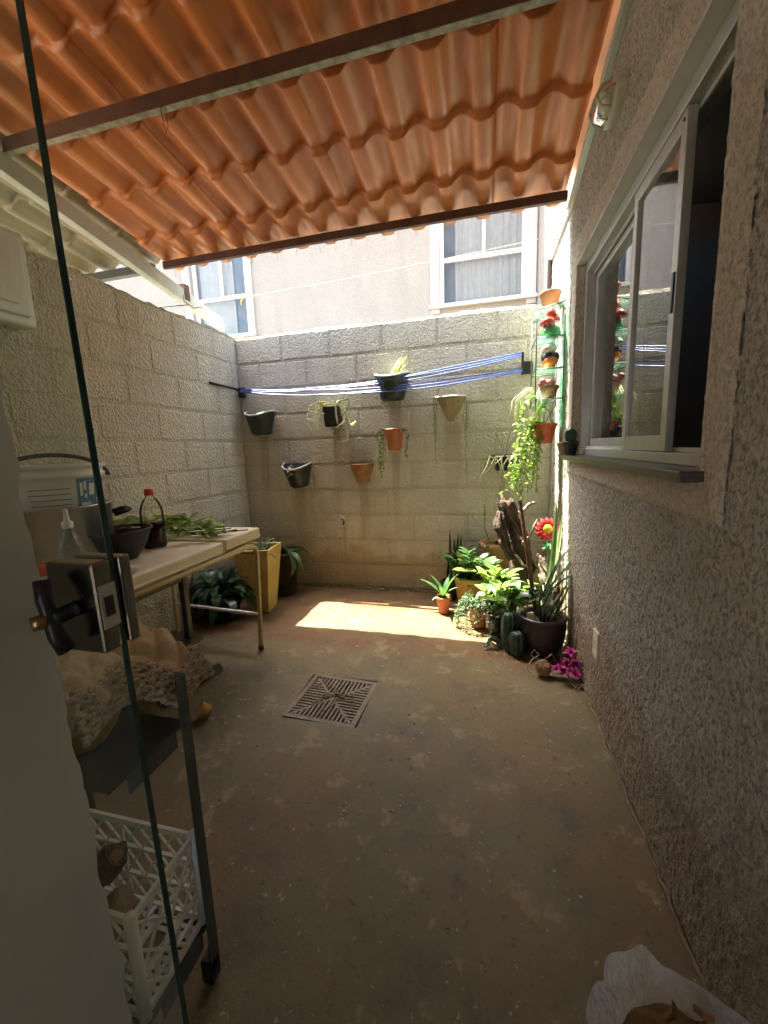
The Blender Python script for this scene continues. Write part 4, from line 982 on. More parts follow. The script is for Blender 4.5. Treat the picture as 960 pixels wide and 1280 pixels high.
# red flower ornament on a stake
fo = empty('flower_ornament', (.355, 2.48, 0), 0, 'red daisy garden ornament with yellow centre and green leaf', 'ornament')
MB().tube([(.02, .02, 0), (.01, .01, .3), (0, .0, .6)], .004, 6).build('stake', 'cer_green', fo)
hub = Vector((0, -.012, .605)); ax = Matrix.Rotation(RD(-72), 4, 'X') @ Matrix.Rotation(RD(8), 4, 'Y')
pm = LF('red_petal', .052, .030, .35, .35, 4)
for ring, (cnt, r, s) in enumerate(((15, .034, 1.), (12, .026, .8))):
    for i in range(cnt):
        a = 2*math.pi*i/cnt+ring*.2; mt = Matrix.Translation(hub) @ Matrix.Rotation(RD(78), 4, 'X') @ Matrix.Rotation(a, 4, 'Z') @ Matrix.Translation((r-.01, 0, .004+.006*ring)) @ Matrix.Rotation(-RD(8+22*ring), 4, 'Y')
        o = inst('petal', pm, fo, (0, 0, 0)); o.matrix_local = mt @ Matrix.Scale(s, 4)
m = MB(); m.ball((0, 0, 0), .030, 14, 1, .4, 1, .08, rg); o = m.build('flower_centre', 'yellow', fo, smooth=True); o.location = hub+Vector((0, -.012, .0))
for yw in (-.4, -2.2): leaf(fo, LF('cer_green', .075, .05, .4, .3, 5), (.0, -.01, .50), yw, .3, .9)
# small terracotta with aloe at the end of the row
tp2 = fplant('potted_plant', -.268, 2.585, 'small terracotta pot with a few spiky leaves beside the ochre bowl')
pot_round(tp2, 'terra', .034, .049, .115)
for yw, pt, L in ((2.9, .85, 1.15), (2.6, 1.15, 1), (.3, 1.3, 1.1), (.1, .9, .7), (4.6, 1.1, .9), (1.2, 1.2, 1.), (5.4, .8, .6)): leaf(tp2, LF('lf_mid', .19, .036, .3, .6, 7, base=.4), (rg.uniform(-.01, .01), rg.uniform(-.01, .01), .10), yw, pt, 0, L)
for a in (2.6, 3.3): leaf(tp2, LF('lf_white', .06, .012, .8, .3, 4), (-.035, -.02, .11), a, .2)
# ochre bowl with zz stems
oc = fplant('potted_plant', -.085, 2.76, 'ochre bowl planter with paired glossy leaves')
pot_round(oc, 'ochre', .10, .125, .215, .02)
zl = LF('lf_lime', .09, .046, .25, .3, 5); zl2 = LF('lf_mid', .09, .048, .25, .3, 5)
def zz(parent, c, yaw_, lean, L, me, rg, n=6):
    d = Vector((math.cos(yaw_)*math.cos(lean), math.sin(yaw_)*math.cos(lean), math.sin(lean))); pts = [Vector(c)+d*L*t+Vector((0, 0, -.10*L*t*t)) for t in (0, .25, .5, .75, 1)]
    MB().tube(pts, [.006, .005, .0045, .004, .002], 6).build('stem', 'stem', parent, smooth=True)
    for i in range(n):
        t = .3+.7*i/(n-1); q = Vector(c)+d*L*t+Vector((0, 0, -.10*L*t*t))
        for s in (-1, 1): leaf(parent, me, q, yaw_+s*.95, lean*.6+.1, s*.3, rg.uniform(.75, 1.1))
for k in range(14): zz(oc, (rg.uniform(-.06, .06), rg.uniform(-.05, .05), .19), rg.uniform(-2.9, .1), rg.uniform(.35, 1.35), rg.uniform(.16, .30), zl if k % 3 else zl2, rg)
for k in range(12): leaf(oc, LF('lf_grey', .10, .045, .5, .3, 5), (rg.uniform(-.08, .08), rg.uniform(-.09, 0), .20), rg.uniform(-3, 0), rg.uniform(-.1, .6), 0, rg.uniform(.6, 1))
# snake plant
sn = fplant('potted_plant', -.235, 2.87, 'tall dark snake plant in a black pot against the back wall')
pot_round(sn, 'pot_black', .06, .075, .13)
for k in range(13): leaf(sn, LF('lf_snake', .40, .042, -.08, .7, 8, base=.45), (rg.uniform(-.045, .06), rg.uniform(-.04, .04), .11), rg.uniform(0, 6.28), rg.uniform(1.25, 1.55), rg.uniform(-.6, .6), rg.uniform(.65, 1.08))
leaf(sn, LF('lf_grey', .44, .06, .3, .5, 8, base=.45), (.05, -.02, .11), .5, 1.25, 0); leaf(sn, LF('lf_grey', .28, .045, .2, .5, 8, base=.45), (.05, -.05, .11), .2, 1.35, 0)
# brown planter behind with hanging pot
br = fplant('potted_plant', .08, 2.86, 'tall brown clay planter with leafy tufts behind the ochre bowl')
MB().lathe([(0, 0), (.07, 0), (.075, .02), (.10, .36), (.112, .40), (.112, .432), (.10, .432), (.096, .40)], 26).build('pot', 'terra_pat', br, smooth=True)
MB().lathe([(0, .41), (.05, .412), (.098, .405)], 16).build('soil', 'soil', br)
for k in range(12): leaf(br, LF('lf_mid', .12, .04, .5, .3, 6), (rg.uniform(-.06, .06), rg.uniform(-.06, .03), .41), rg.uniform(-3.3, .3), rg.uniform(.2, 1.1), 0, rg.uniform(.6, 1.1))
for k in range(4): leaf(br, LF('lf_lime', .09, .055, .4, .3, 5), (-.08, -.03, .62+.03*k), 2+k, .5, 0, .5)
MB().tube([(-.04, 0, .41), (-.08, -.02, .52), (-.085, -.03, .7)], .003, 5).build('stem', 'stem', br)
# fern-like filler between pots
ff = fplant('potted_plant', .10, 2.48, 'bushy lime green plant in a black pot in front of the driftwood')
pot_round(ff, 'pot_black', .07, .09, .15)
for k in range(60): leaf(ff, LF(rg.choice(['lf_lime', 'lf_mid', 'lf_mid', 'lf_grey']), .14, .058, .6, .3, 6), (rg.uniform(-.09, .08), rg.uniform(-.08, .06), rg.uniform(.14, .30)), rg.uniform(-3.3, .6), rg.uniform(-.1, 1.2), rg.uniform(-.4, .4), rg.uniform(.6, 1.15))
for k in range(8): zz(ff, (rg.uniform(-.06, .06), rg.uniform(-.06, .03), .14), rg.uniform(-3.1, .2), rg.uniform(.5, 1.3), rg.uniform(.18, .30), zl, rg, 5)
# terracotta with trailing fine succulent
ts = fplant('potted_plant', -.04, 2.42, 'terracotta pot with fine trailing green succulent and black dish rim')
pot_round(ts, 'terra', .045, .062, .13)
MB().lathe([(.05, .128), (.075, .132), (.082, .15), (.076, .152), (.068, .138), (.0, .135)], 22).build('dish', 'pot_black', ts, smooth=True)
ms_ = LF('lf_grey', .022, .008, .3, .3, 3); mg = LF('lf_mid', .024, .008, .3, .3, 3)
for k in range(26):
    a = rg.uniform(2.2, 5.6); L = rg.uniform(.05, .14); rr_ = .05+rg.random()*.03
    pts = [(.03*math.cos(a), .03*math.sin(a), .15), (rr_*math.cos(a), rr_*math.sin(a), .18+rg.random()*.04), ((rr_+.04)*math.cos(a), (rr_+.04)*math.sin(a), .14), ((rr_+.06)*math.cos(a)-.02, (rr_+.06)*math.sin(a), max(.012, .13-L))]
    strand(ts, pts, None, ms_ if k % 2 else mg, .017, rg, .0014)
MB().box(.047, .066, -.075, -.04, .02, .11).build('plant_tag', 'white_plastic', ts, bevel=.003)
# dark rosette succulent spilling in front of the cactus
ds = fplant('potted_plant', .075, 2.27, 'dark grey-green rosette plant spilling from a black pot')
pot_round(ds, 'pot_black', .045, .06, .15)
for (cx, cy, cz) in ((0, -.04, .17), (-.03, -.06, .13), (.02, -.065, .10), (-.02, -.07, .06), (.04, -.05, .18), (-.05, -.03, .19), (.03, -.07, .045), (0, 0, .2)):
    rosette(ds, LF('lf_grey' if cz > .12 else 'lf_dark', .036, .018, .3, .35, 4), (cx, cy, cz), 13, -.3, 1.1, rg, .006)
for k in range(7): leaf(ds, LF('lf_dark', .06, .018, .2, .2, 4), (-.02-.004*k, -.075-.007*k, .06-.007*k), -1.6+(.9 if k % 2 else -.9), -.3, 0, 1)
# ribbed cactus
ca = fplant('potted_cactus', .155, 2.125, 'dark green ribbed column cactus standing beside the brown pot')
def ribbed(r, h, ribs, c=(0, 0, 0)):
    m = MB(); v, f = [], []; n = ribs*4
    prof = [(0.6, 0), (.9, .01), (1, .05), (1, h*.75), (.9, h*.9), (.6, h*.98), (.2, h)]
    for s, z in prof:
        for k in range(n): a = 2*math.pi*k/n; q = r*s*(1+.16*math.cos(ribs*a)); v.append((c[0]+q*math.cos(a), c[1]+q*math.sin(a), c[2]+z))
    for i in range(len(prof)-1):
        for k in range(n): f.append((i*n+k, i*n+(k+1) % n, (i+1)*n+(k+1) % n, (i+1)*n+k))
    f.append(tuple(range((len(prof)-1)*n, len(prof)*n))); return m.add(v, f)
ribbed(.033, .13, 8, (.01, -.03, 0)).build('column', 'lf_snake', ca, smooth=True); ribbed(.034, .21, 8, (-.03, .02, 0)).build('column', 'lf_snake', ca, smooth=True); ribbed(.03, .22, 8, (.03, .04, 0)).build('column', 'lf_snake', ca, smooth=True)
# twine ball in a tiny pot, magenta flowers
tw = empty('twine_ball', (.275, 1.92, 0), 0, 'little clay pot lying wrapped with loose jute twine', 'twine')
MB().ball((0, 0, .035), .036, 16, 1.05, 1, .95, .04, rg).build('pot', 'terra_pat', tw, smooth=True)
m = MB()
for k in range(16):
    a = rg.uniform(0, 3.1); z = rg.uniform(-.5, .5); mt = Matrix.Rotation(a, 3, 'Z') @ Matrix.Rotation(1.2+z, 3, 'X')
    m.tube([tuple(mt @ Vector((.0375*math.cos(t), .0375*math.sin(t), 0))+Vector((0, 0, .036))) for t in [i*.4 for i in range(17)]], .0016, 4)
m.build('winding', 'twine', tw)
MB().tube([(-.03, -.02, .03), (-.06, -.03, .01), (-.075, -.0, .03), (-.05, .0, .075), (-.02, .0, .10), (-.04, .02, .115), (-.06, .01, .09), (-.01, 0, .07), (.04, .02, .10), (.06, .03, .06)], .0022, 5).build('loose_end', 'root', tw, smooth=True)
mf = empty('artificial_flowers', (.385, 1.905, 0), 0, 'heap of magenta artificial flowers at the foot of the house wall', 'flowers')
pk = LF('magenta', .034, .019, .4, .3, 4)
for (cx, cy, cz) in ((.01, .02, .12), (-.03, -.02, .05), (.02, -.03, .045), (-.0, .03, .06), (.03, .015, .07), (-.045, .015, .035)):
    rosette(mf, pk, (cx, cy, cz), 16, -.1, 1.2, rg, .004)
MB().tube([(0, 0, .002), (.005, .01, .06), (.01, .02, .12)], .003, 5).build('stem', 'stem', mf)
for k in range(5): MB().tube([(.02, -.05, .004), (.03+rg.uniform(-.03, .03), -.075, .02), (.03+rg.uniform(-.05, .02), -.09, .005)], .0015, 4).build('pale_stem', 'root', mf)

# ------------------------------------------------------------------ plants beside the table
pl = fplant('potted_plant', -1.735, 2.26, 'dark leafy peace lily in a black pot under the cream table')
pot_round(pl, 'pot_black', .10, .13, .14)
dl = LF('lf_dark', .24, .075, 1.1, .3, 7); dl2 = LF('lf_dark', .19, .065, .9, .3, 7)
for k in range(80):
    a = rg.uniform(0, 6.28); pt = rg.uniform(-.1, 1.35); leaf(pl, dl if k % 2 else dl2, (.06*math.cos(a), .06*math.sin(a), .13+.13*rg.random()), a, pt, rg.uniform(-.4, .4), rg.uniform(.75, 1.1))
yp = fplant('potted_plant', -1.545, 2.45, 'tall tapered square yellow planter with spreading foliage')
def sq(r): return [(-r, -r), (r, -r), (r, r), (-r, r)]
v = [(x, y, 0) for x, y in sq(.075)]+[(x, y, .46) for x, y in sq(.125)]+[(x, y, .46) for x, y in sq(.108)]+[(x, y, .40) for x, y in sq(.10)]
f = [(3,2,1,0)]; f += [(k, (k+1) % 4, 4+(k+1) % 4, 4+k) for k in range(4)]+[(4+k, 4+(k+1) % 4, 8+(k+1) % 4, 8+k) for k in range(4)]+[(8+k, 8+(k+1) % 4, 12+(k+1) % 4, 12+k) for k in range(4)]
o = MB().add(v, f).build('pot', 'yellow_pot', yp, bevel=.005); o.rotation_euler.z = .12
MB().box(-.1, .1, -.1, .1, .41, .425).build('soil', 'soil', yp)
for k in range(34): leaf(yp, LF('lf_mid' if k % 3 else 'lf_grey', .16, .022, .7, .3, 6), (rg.uniform(-.07, .07), rg.uniform(-.07, .07), .42), rg.uniform(0, 6.28), rg.uniform(.1, 1.2), rg.uniform(-.3, .3), rg.uniform(.6, 1.1))
fn = fplant('potted_plant', -1.555, 2.79, 'dark pot with drooping green fronds in the corner by the back wall')
pot_round(fn, 'brown_glaze', .10, .135, .34)
for k in range(15): leaf(fn, LF('lf_mid', .36, .05, 1.15, .3, 9, base=.3), (rg.uniform(-.05, .06), rg.uniform(-.06, .04), .33), rg.uniform(-2.4, 1.1), rg.uniform(.4, 1.25), rg.uniform(-.3, .3), rg.uniform(.5, 1.))
for k in range(8): leaf(fn, LF('lf_grey', .30, .014, .9, .3, 8), (rg.uniform(-.05, .05), rg.uniform(-.05, .04), .33), rg.uniform(0, 6.28), rg.uniform(.8, 1.4), 0, rg.uniform(.6, 1.1))

# ------------------------------------------------------------------ cream treatment table
TX0, TX1, TYE, TYS, TZ = -1.875, -1.232, 1.99, .70, .685
tb = empty('treatment_table', ((TX0+TX1)/2, 1.3, 0), 0, 'cream padded treatment table on bent tube legs', 'table')
def T(x, y, z): return (x-(TX0+TX1)/2, y-1.3, z)
def cush(y0, y1, dz):
    a, b = T(TX0, y0, TZ-.06+dz), T(TX1, y1, TZ+dz); return MB().box(a[0], b[0], a[1], b[1], a[2], b[2])
for y0, y1, dz in ((1.672, TYE, .008), (TYS, 1.66, 0)):
    c = cush(y0, y1, dz).build('cushion', 'vinyl', tb, bevel=.012, seg=3)
    MB().tube([T(x, y, TZ-.047+dz) for x, y in ((TX0+.004, y0+.004), (TX1+.001, y0+.004), (TX1+.001, y1+.001), (TX0, y1+.001))], .003, 6).build('piping', 'vinyl', c)
rr_ = .0125
def bent(x, ytop, yfoot):
    zt = TZ-.075; return [T(x, TYS+.03, zt), T(x, ytop-.09, zt), T(x, ytop-.045, zt-.004), T(x, ytop-.015, zt-.022), T(x, ytop, zt-.06), T(x, yfoot, .012)]
MB().tube(bent(TX1-.005, 1.945, 1.905), rr_, 10).build('side_tube', 'cream_tube', tb, smooth=True)
MB().tube(bent(TX0+.02, 1.985, 1.975), rr_, 10).build('side_tube', 'cream_tube', tb, smooth=True)
for x, y in ((TX1-.005, TYS+.06), (TX0+.02, TYS+.06)): MB().tube([T(x, y, TZ-.08), T(x, y-.02, .012)], rr_, 10).build('leg', 'cream_tube', tb, smooth=True)
for x, y in ((TX1-.005, 1.905), (TX0+.02, 1.975), (TX1-.005, TYS+.04), (TX0+.02, TYS+.04)): MB().lathe([(0, 0), (.016, 0), (.016, .022), (.0126, .024)], 10, T(x, y, 0)).build('foot', 'black_plastic', tb)
MB().tube([T(TX1-.005, 1.915, .205), T(TX0+.02, 1.978, .205)], .010, 8).build('stretcher', 'white_plastic', tb, smooth=True)
MB().tube([T(TX1-.005, 1.935, .555), T(TX0+.02, 1.978, .555)], .009, 8).build('stretcher', 'cream_tube', tb, smooth=True)
MB().tube([T(-1.36, 1.94, .56), T(-1.40, 1.80, .605)], .006, 8).build('brace', 'cream_tube', tb, smooth=True)
MB().box(*[q for pr in zip(T(TX0+.03, TYS+.03, TZ-.066), T(TX1-.02, TYE-.05, TZ-.0605)) for q in pr]).build('board', 'cardboard', tb)
# dark metal stand beneath the table
st = empty('metal_stand', (-1.55, 1.3, 0), 0, 'dark metal stand with grey tray under the cream table', 'stand')
for x, y in ((-1.36, 1.51), (-1.36, 1.14), (-1.78, 1.51), (-1.78, 1.14)): MB().box(x+1.55-.014, x+1.55+.014, y-1.3-.014, y-1.3+.014, 0, .58).build('leg', 'dark_steel', st, bevel=.002)
for x in (-1.36, -1.78): MB().bar((x+1.55, 1.154-1.3, .545), (x+1.55, 1.496-1.3, .545), .018, .02).build('rail', 'dark_steel', st)
MB().box(-.26, .24, -.20, .25, .232, .252).build('tray', 'grey_steel', st, bevel=.003)

# ------------------------------------------------------------------ things on the table
wb = empty('juice_bottle', (-1.505, 1.53, TZ+.001), 0, 'clear plastic bottle half full of dark red juice with red cap', 'bottle')
bprof = [(0, .002), (.046, .002), (.050, .01), (.050, .13), (.049, .17), (.042, .20), (.030, .225), (.017, .24), (.015, .262)]
MB().lathe(bprof, 24).build('bottle_body', 'clear', wb, smooth=True)
MB().lathe([(0, .005), (.044, .005), (.0475, .012), (.0475, .120), (0, .120)], 24).build('juice', 'wine', wb, smooth=True)
MB().lathe([(.019, .245), (.019, .272), (.015, .275), (0, .275)], 18).build('cap', 'red_cap', wb, smooth=True)
br_ = empty('leafy_cuttings', (-1.52, 1.76, TZ+.004), 0, 'pile of fresh green leafy cuttings on the cream table', 'cuttings')
pl_ = LF('lf_picked', .10, .042, .3, .35, 5)
for k in range(6):
    y0 = rg.uniform(-.06, .06); x0 = -.20+.06*k
    MB().tube([(x0, y0, .01), (x0+.12, y0+.03, .02), (x0+.24, y0+.05, .03)], .003, 5).build('stem', 'stem', br_)
for k in range(95): leaf(br_, pl_, (rg.uniform(-.28, .20), rg.gauss(0, .07), rg.uniform(.008, .085)), rg.uniform(0, 6.28), rg.uniform(-.1, .8), rg.uniform(-.7, .7), rg.uniform(.6, 1.1))
pc = empty('leafy_cuttings', (-1.74, 1.56, TZ+.004), 0, 'few yellowing picked leaves lying behind the black bowl', 'cuttings')
for k in range(22): leaf(pc, pl_, (rg.uniform(-.1, .12), rg.gauss(0, .05), rg.uniform(.008, .12)), rg.uniform(0, 6.28), rg.uniform(-.1, .9), rg.uniform(-.7, .7), rg.uniform(.7, 1.3))
bo = empty('black_bowl', (-1.49, 1.33, TZ+.001), 0, 'deep black plastic bowl on the cream table', 'bowl')
MB().lathe([(0, 0), (.06, 0), (.066, .006), (.10, .06), (.122, .118), (.129, .12), (.129, .128), (.118, .127), (.096, .065), (.06, .014), (0, .012)], 32).build('bowl_body', 'pot_black', bo, smooth=True)
MB().tube([(-.10, .05, .10), (.0, .03, .125), (.11, .0, .135)], .006, 7).build('spoon', 'chrome', bo, smooth=True)
mp = empty('metal_pot', (-1.665, 1.235, TZ+.001), 0, 'dull aluminium cooking pot under the white bucket', 'pot')
MB().lathe([(0, 0), (.165, 0), (.175, .012), (.178, .235), (.186, .24), (.184, .246), (.172, .242), (.168, .02), (0, .015)], 40).build('pot_body', 'steel_pot', mp, smooth=True)
for a in (-.55+math.pi/2, -.55-math.pi/2):
    c, s = math.cos(a), math.sin(a); MB().tube([(c*.178-s*.05, s*.178+c*.05, .185), (c*.225-s*.05, s*.225+c*.05, .197), (c*.24-s*.03, s*.24+c*.03, .20), (c*.24+s*.03, s*.24-c*.03, .20), (c*.225+s*.05, s*.225-c*.05, .197), (c*.178+s*.05, s*.178-c*.05, .185)], .010, 8).build('handle', 'black_plastic', mp, smooth=True)
bk_ = empty('white_bucket', (-1.665, 1.235, TZ+.254), 0, 'white plastic bucket with blue label and grey handle in the pot', 'bucket')
MB().lathe([(0, -.06), (.13, -.06), (.145, -.05), (.160, .06), (.164, .10), (.172, .102), (.172, .118), (.166, .12), (.166, .135), (.176, .137), (.177, .15), (.168, .152), (.160, .14), (.14, -.03), (0, -.035)], 44).build('bucket_body', 'white_plastic', bk_, smooth=True)
a0, a1 = -.22, .62; m = MB(); v, f = [], []
for i in range(13):
    a = a0+(a1-a0)*i/12
    for z, r in ((-.02, .1515), (.095, .1655)): v.append((r*math.cos(a), r*math.sin(a), z))
    if i: f.append((2*i-2, 2*i, 2*i+1, 2*i-1))
lb = MB().add(v, f).build('label', 'blue_label', bk_)
def arc_patch(a0, a1, z0, z1, off):
    m = MB(); v, f = [], []
    for i in range(7):
        a = a0+(a1-a0)*i/6
        for z in (z0, z1): r = .1515+(z+.02)/.115*.014+off; v.append((r*math.cos(a), r*math.sin(a), z))
        if i: f.append((2*i-2, 2*i, 2*i+1, 2*i-1))
    return m.add(v, f)
for q in ((-.16, -.10, .03, .08), (-.07, -.02, .05, .085), (-.06, .0, .02, .035), (-.14, .10, -.008, .002), (.06, .20, .03, .075), (.25, .33, .05, .085), (.28, .42, .0, .02), (.4, .52, .04, .07)): arc_patch(*q, .0012).build('print', 'white_plastic', lb)
for k in range(4): arc_patch(-1.15, -.35, .0+.02*k, .0025+.02*k, .0012).build('print', 'grey_steel', lb)
hs = []
for i in range(21):
    t = math.pi*i/20; c = .182*math.cos(t); k = math.sin(t); hs.append((c*math.cos(.93)-.15*k*math.sin(.93)*1.0, c*math.sin(.93)+.15*k*math.cos(.93), .105+.085*k))
MB().tube(hs, .0095, 8).build('handle', 'grey_steel', bk_, smooth=True)
# spray bottle, red lid tub, papers, cardboard box
sp = empty('water_bottle', (-1.36, 1.03, TZ+.001), 0, 'ribbed clear plastic bottle with white pump top beside the pot', 'bottle')
MB().lathe([(0, .0), (.036, .0), (.04, .01), (.036, .03), (.04, .045), (.036, .06), (.04, .075), (.036, .09), (.04, .105), (.038, .13), (.026, .165), (.014, .185), (.013, .20)], 20).build('bottle_body', 'clear_blue', sp, smooth=True)
MB().lathe([(.016, .195), (.017, .215), (.009, .22), (.006, .25), (.008, .255), (0, .262)], 14).build('pump', 'white_plastic', sp, smooth=True)
rl = empty('food_tub', (-1.30, .90, TZ+.001), 0, 'white plastic tub with a red lid on the table', 'tub')
MB().lathe([(0, 0), (.045, 0), (.05, .09)], 20).build('tub_body', 'white_plastic', rl, smooth=True); MB().lathe([(.053, .085), (.055, .1), (.05, .106), (0, .106)], 20).build('lid', 'red_cap', rl, smooth=True)
cb = empty('cardboard_box', (-1.72, .92, TZ+.001), .2, 'plain cardboard box standing behind the food tub', 'box')
MB().box(-.06, .06, -.09, .09, 0, .26).build('box_body', 'cardboard', cb, bevel=.003); MB().box(.0605, .0625, -.05, .05, .1, .13).build('tape', 'pot_green', cb)
pp = empty('paper_packet', (-1.34, 1.13, TZ+.001), .5, 'crumpled printed paper packet on the cream table', 'packet')
m = MB(); v, f = [], []
for i in range(9):
    for j in range(7):
        x, y = -.09+.18*i/8, -.06+.12*j/6; v.append((x+rg.uniform(-.004, .004), y+rg.uniform(-.004, .004), .045*math.sin(math.pi*i/8)*math.sin(math.pi*j/6)+rg.uniform(0, .012)))
        if i and j: f.append(((i-1)*7+j-1, i*7+j-1, i*7+j, (i-1)*7+j))
m.add(v, f).build('packet_body', 'paper', pp)
# white electrical enclosure on the side wall
eb = empty('electrical_box', (XL+.006, 1.18, 1.66), 0, 'white plastic electrical box mounted on the side wall', 'electrical box')
MB().box(0, .075, -.26, .235, 0, .37).build('case', 'box_plastic', eb, bevel=.012, seg=3)
MB().box(.0765, .092, -.235, .205, .035, .345).build('door', 'box_plastic', eb, bevel=.008, seg=3)
MB().box(.0925, .099, -.19, .16, .075, .305).build('raised_panel', 'box_plastic', eb, bevel=.006, seg=3)

# ------------------------------------------------------------------ near rack with crate and blankets
RX, RY = -.552, .592
rk = empty('metal_rack', (RX, RY, 0), 0, 'dark grey angle-steel rack with two shelves behind the glass door', 'rack')
def angle(x, y, sx, sy, z0, z1): 
    m = MB(); m.box(x, x+sx*.024, y, y+sy*.0025, z0, z1) if sx*sy > 0 else m.box(min(x, x+sx*.024), max(x, x+sx*.024), min(y, y+sy*.0025), max(y, y+sy*.0025), z0, z1)
    m.box(min(x, x+sx*.0025), max(x, x+sx*.0025), min(y+sy*.0026, y+sy*.024), max(y+sy*.0026, y+sy*.024), z0, z1); return m
for x, y, sx, sy in ((0, 0, -1, -1), (-.62, 0, 1, -1), (-.10, -.178, -1, 1), (-.62, -.178, 1, 1)):
    lg = angle(x, y, sx, sy, .03, .70).build('leg', 'grey_steel', rk)
    MB().box(min(x-.001, x+sx*.027), max(x-.001, x+sx*.027)+.001, min(y, y+sy*.027)-.001, max(y, y+sy*.027)+.001, 0, .055).build('rubber_foot', 'black_plastic', lg, bevel=.003)
    for z in (.60, .63, .14): MB().tube([(x-sx*.0005, y+sy*.013, z), (x-sx*.005, y+sy*.013, z)], .005, 6).build('bolt', 'grey_steel', lg)
for z in (.60, .14):
    m = MB(); m.box(-.616, -.004, -.174, -.004, z, z+.003)
    m.box(-.005, -.0026, -.142, -.036, z-.03, z+.0); m.box(-.6174, -.615, -.142, -.036, z-.03, z); m.box(-.58, -.036, -.005, -.0026, z-.03, z); m.box(-.58, -.036, -.1754, -.173, z-.03, z)
    m.build('shelf', 'grey_steel', rk)
tag(MB().tube([(-.625, .60, .622), (-.612, .67, .620), (-.60, .745, .617)], .013, 10).build('black_rod', 'black_plastic', smooth=True), 'short black rod poking out past the rack shelf', 'rod')
o = MB(); o.ball((-.66, .70, .0), .0, 6)
on = empty('onion', (-1.16, 1.32, 0), 0, 'golden onion on the floor behind the rack leg', 'onion'); on.scale = (.85, .85, .85)
MB().lathe([(0, 0), (.022, .004), (.04, .028), (.038, .05), (.018, .068), (.006, .085), (0, .09)], 18).build('bulb', 'onion', on, smooth=True)
MB().tube([(0, 0, .085), (.004, 0, .10), (.012, 0, .108)], [.005, .004, .002], 6).build('stalk', 'root', on)
# crochet blanket: lumpy openwork folded over the shelf
def crochet():
    nu, nv = 230, 150; U, V = np.meshgrid(np.linspace(0, 1, nu+1), np.linspace(0, 1, nv+1), indexing='ij')
    # v runs along the rack (towards +y), u across and over the front fold
    s = U*.315; y = .425+.27*V
    bend = .20
    x = np.where(s < bend, -.80+s, -.60+.035*np.sin(np.clip((s-bend)/.22, 0, 1)*np.pi*.5)*1.2)
    z = np.where(s < bend, .70+.055*np.sin(np.clip(s/bend, 0, 1)*np.pi*.5), .755-np.clip(s-bend, 0, 1)*.62)
    z = z+.025*np.sin(V*5+.5)+.014*np.sin(V*11+U*4)+.02*V; x = x+.012*np.sin(V*9+U*3)-.03*(1-V)
    a, b = U*34*np.pi, V*24*np.pi
    lump = .0045*np.sin(a)*np.sin(b)+.003*np.sin(2*a+b)+.003*vnoise(U*120, V*90, 5)
    z = z+lump*.8; x = x+lump
    Vv = np.stack([x+.7, y-.5, (z-.66)*.85+.66-.012-.045*V-.61], -1); I = np.arange((nu+1)*(nv+1)).reshape(nu+1, nv+1)
    F = np.stack([I[:-1, :-1], I[1:, :-1], I[1:, 1:], I[:-1, 1:]], -1)
    uc, vc = (U[:-1, :-1]+U[1:, 1:])/2, (V[:-1, :-1]+V[1:, 1:])/2
    hole = (np.abs(np.sin(uc*17*np.pi)) > .66) & (np.abs(np.sin(vc*12*np.pi+(np.floor(uc*17) % 2)*np.pi/2)) > .68)
    return np_mesh('weave', Vv, F[~hole])
cr = empty('crochet_blanket', (-.7, .5, .61), 0, 'folded pinkish beige crochet blanket on the rack shelf', 'blanket')
link('weave', crochet(), 'crochet', cr, smooth=True, solid=.006)
def cloth(name, pts_fn, nu, nv):
    v, f = [], []
    for i in range(nu+1):
        for j in range(nv+1): v.append(pts_fn(i/nu, j/nv))
    for i in range(nu):
        for j in range(nv): f.append((i*(nv+1)+j, (i+1)*(nv+1)+j, (i+1)*(nv+1)+j+1, i*(nv+1)+j+1))
    return MB().add(v, f)
tw_ = empty('folded_towel', (-.88, .62, .606), 0, 'cream towel heaped behind the crochet blanket', 'towel')
cloth('towel', lambda u, v: (.26-.34*u+.012*math.sin(v*9+u*5), -.195+.25*v+.010*math.sin(u*9), .035+(.165-.075*v)*(1-math.exp(-(u+.04)*5.5))+.013*abs(math.sin(u*11+v*7))+.012*abs(math.sin(u*19-v*12+.6))+.012*math.sin(v*7+u*3)+.004*math.sin(u*57+v*31)), 70, 56).build('cloth', 'towel', tw_, smooth=True, solid=.006)
gs = empty('green_cloth', (-.68, .70, .60), 0, 'crumpled olive cloth tucked into the crochet blanket', 'cloth')
cloth('c', lambda u, v: (-.10+.14*u, -.06+.09*v, .062+.012*math.sin(u*9+v*4)+.008*math.sin(v*8)), 14, 12).build('cloth', 'olive_cloth', gs, smooth=True, solid=.004)
yb_ = empty('yellow_bowl', (-.70, .50, .604), 0, 'yellow plastic bowl under the crochet blanket', 'bowl')
MB().lathe([(0, 0), (.035, 0), (.055, .03), (.066, .06), (.069, .06), (.07, .064), (.062, .064), (.05, .032), (0, .008)], 26).build('bowl_body', 'yellow', yb_, smooth=True)
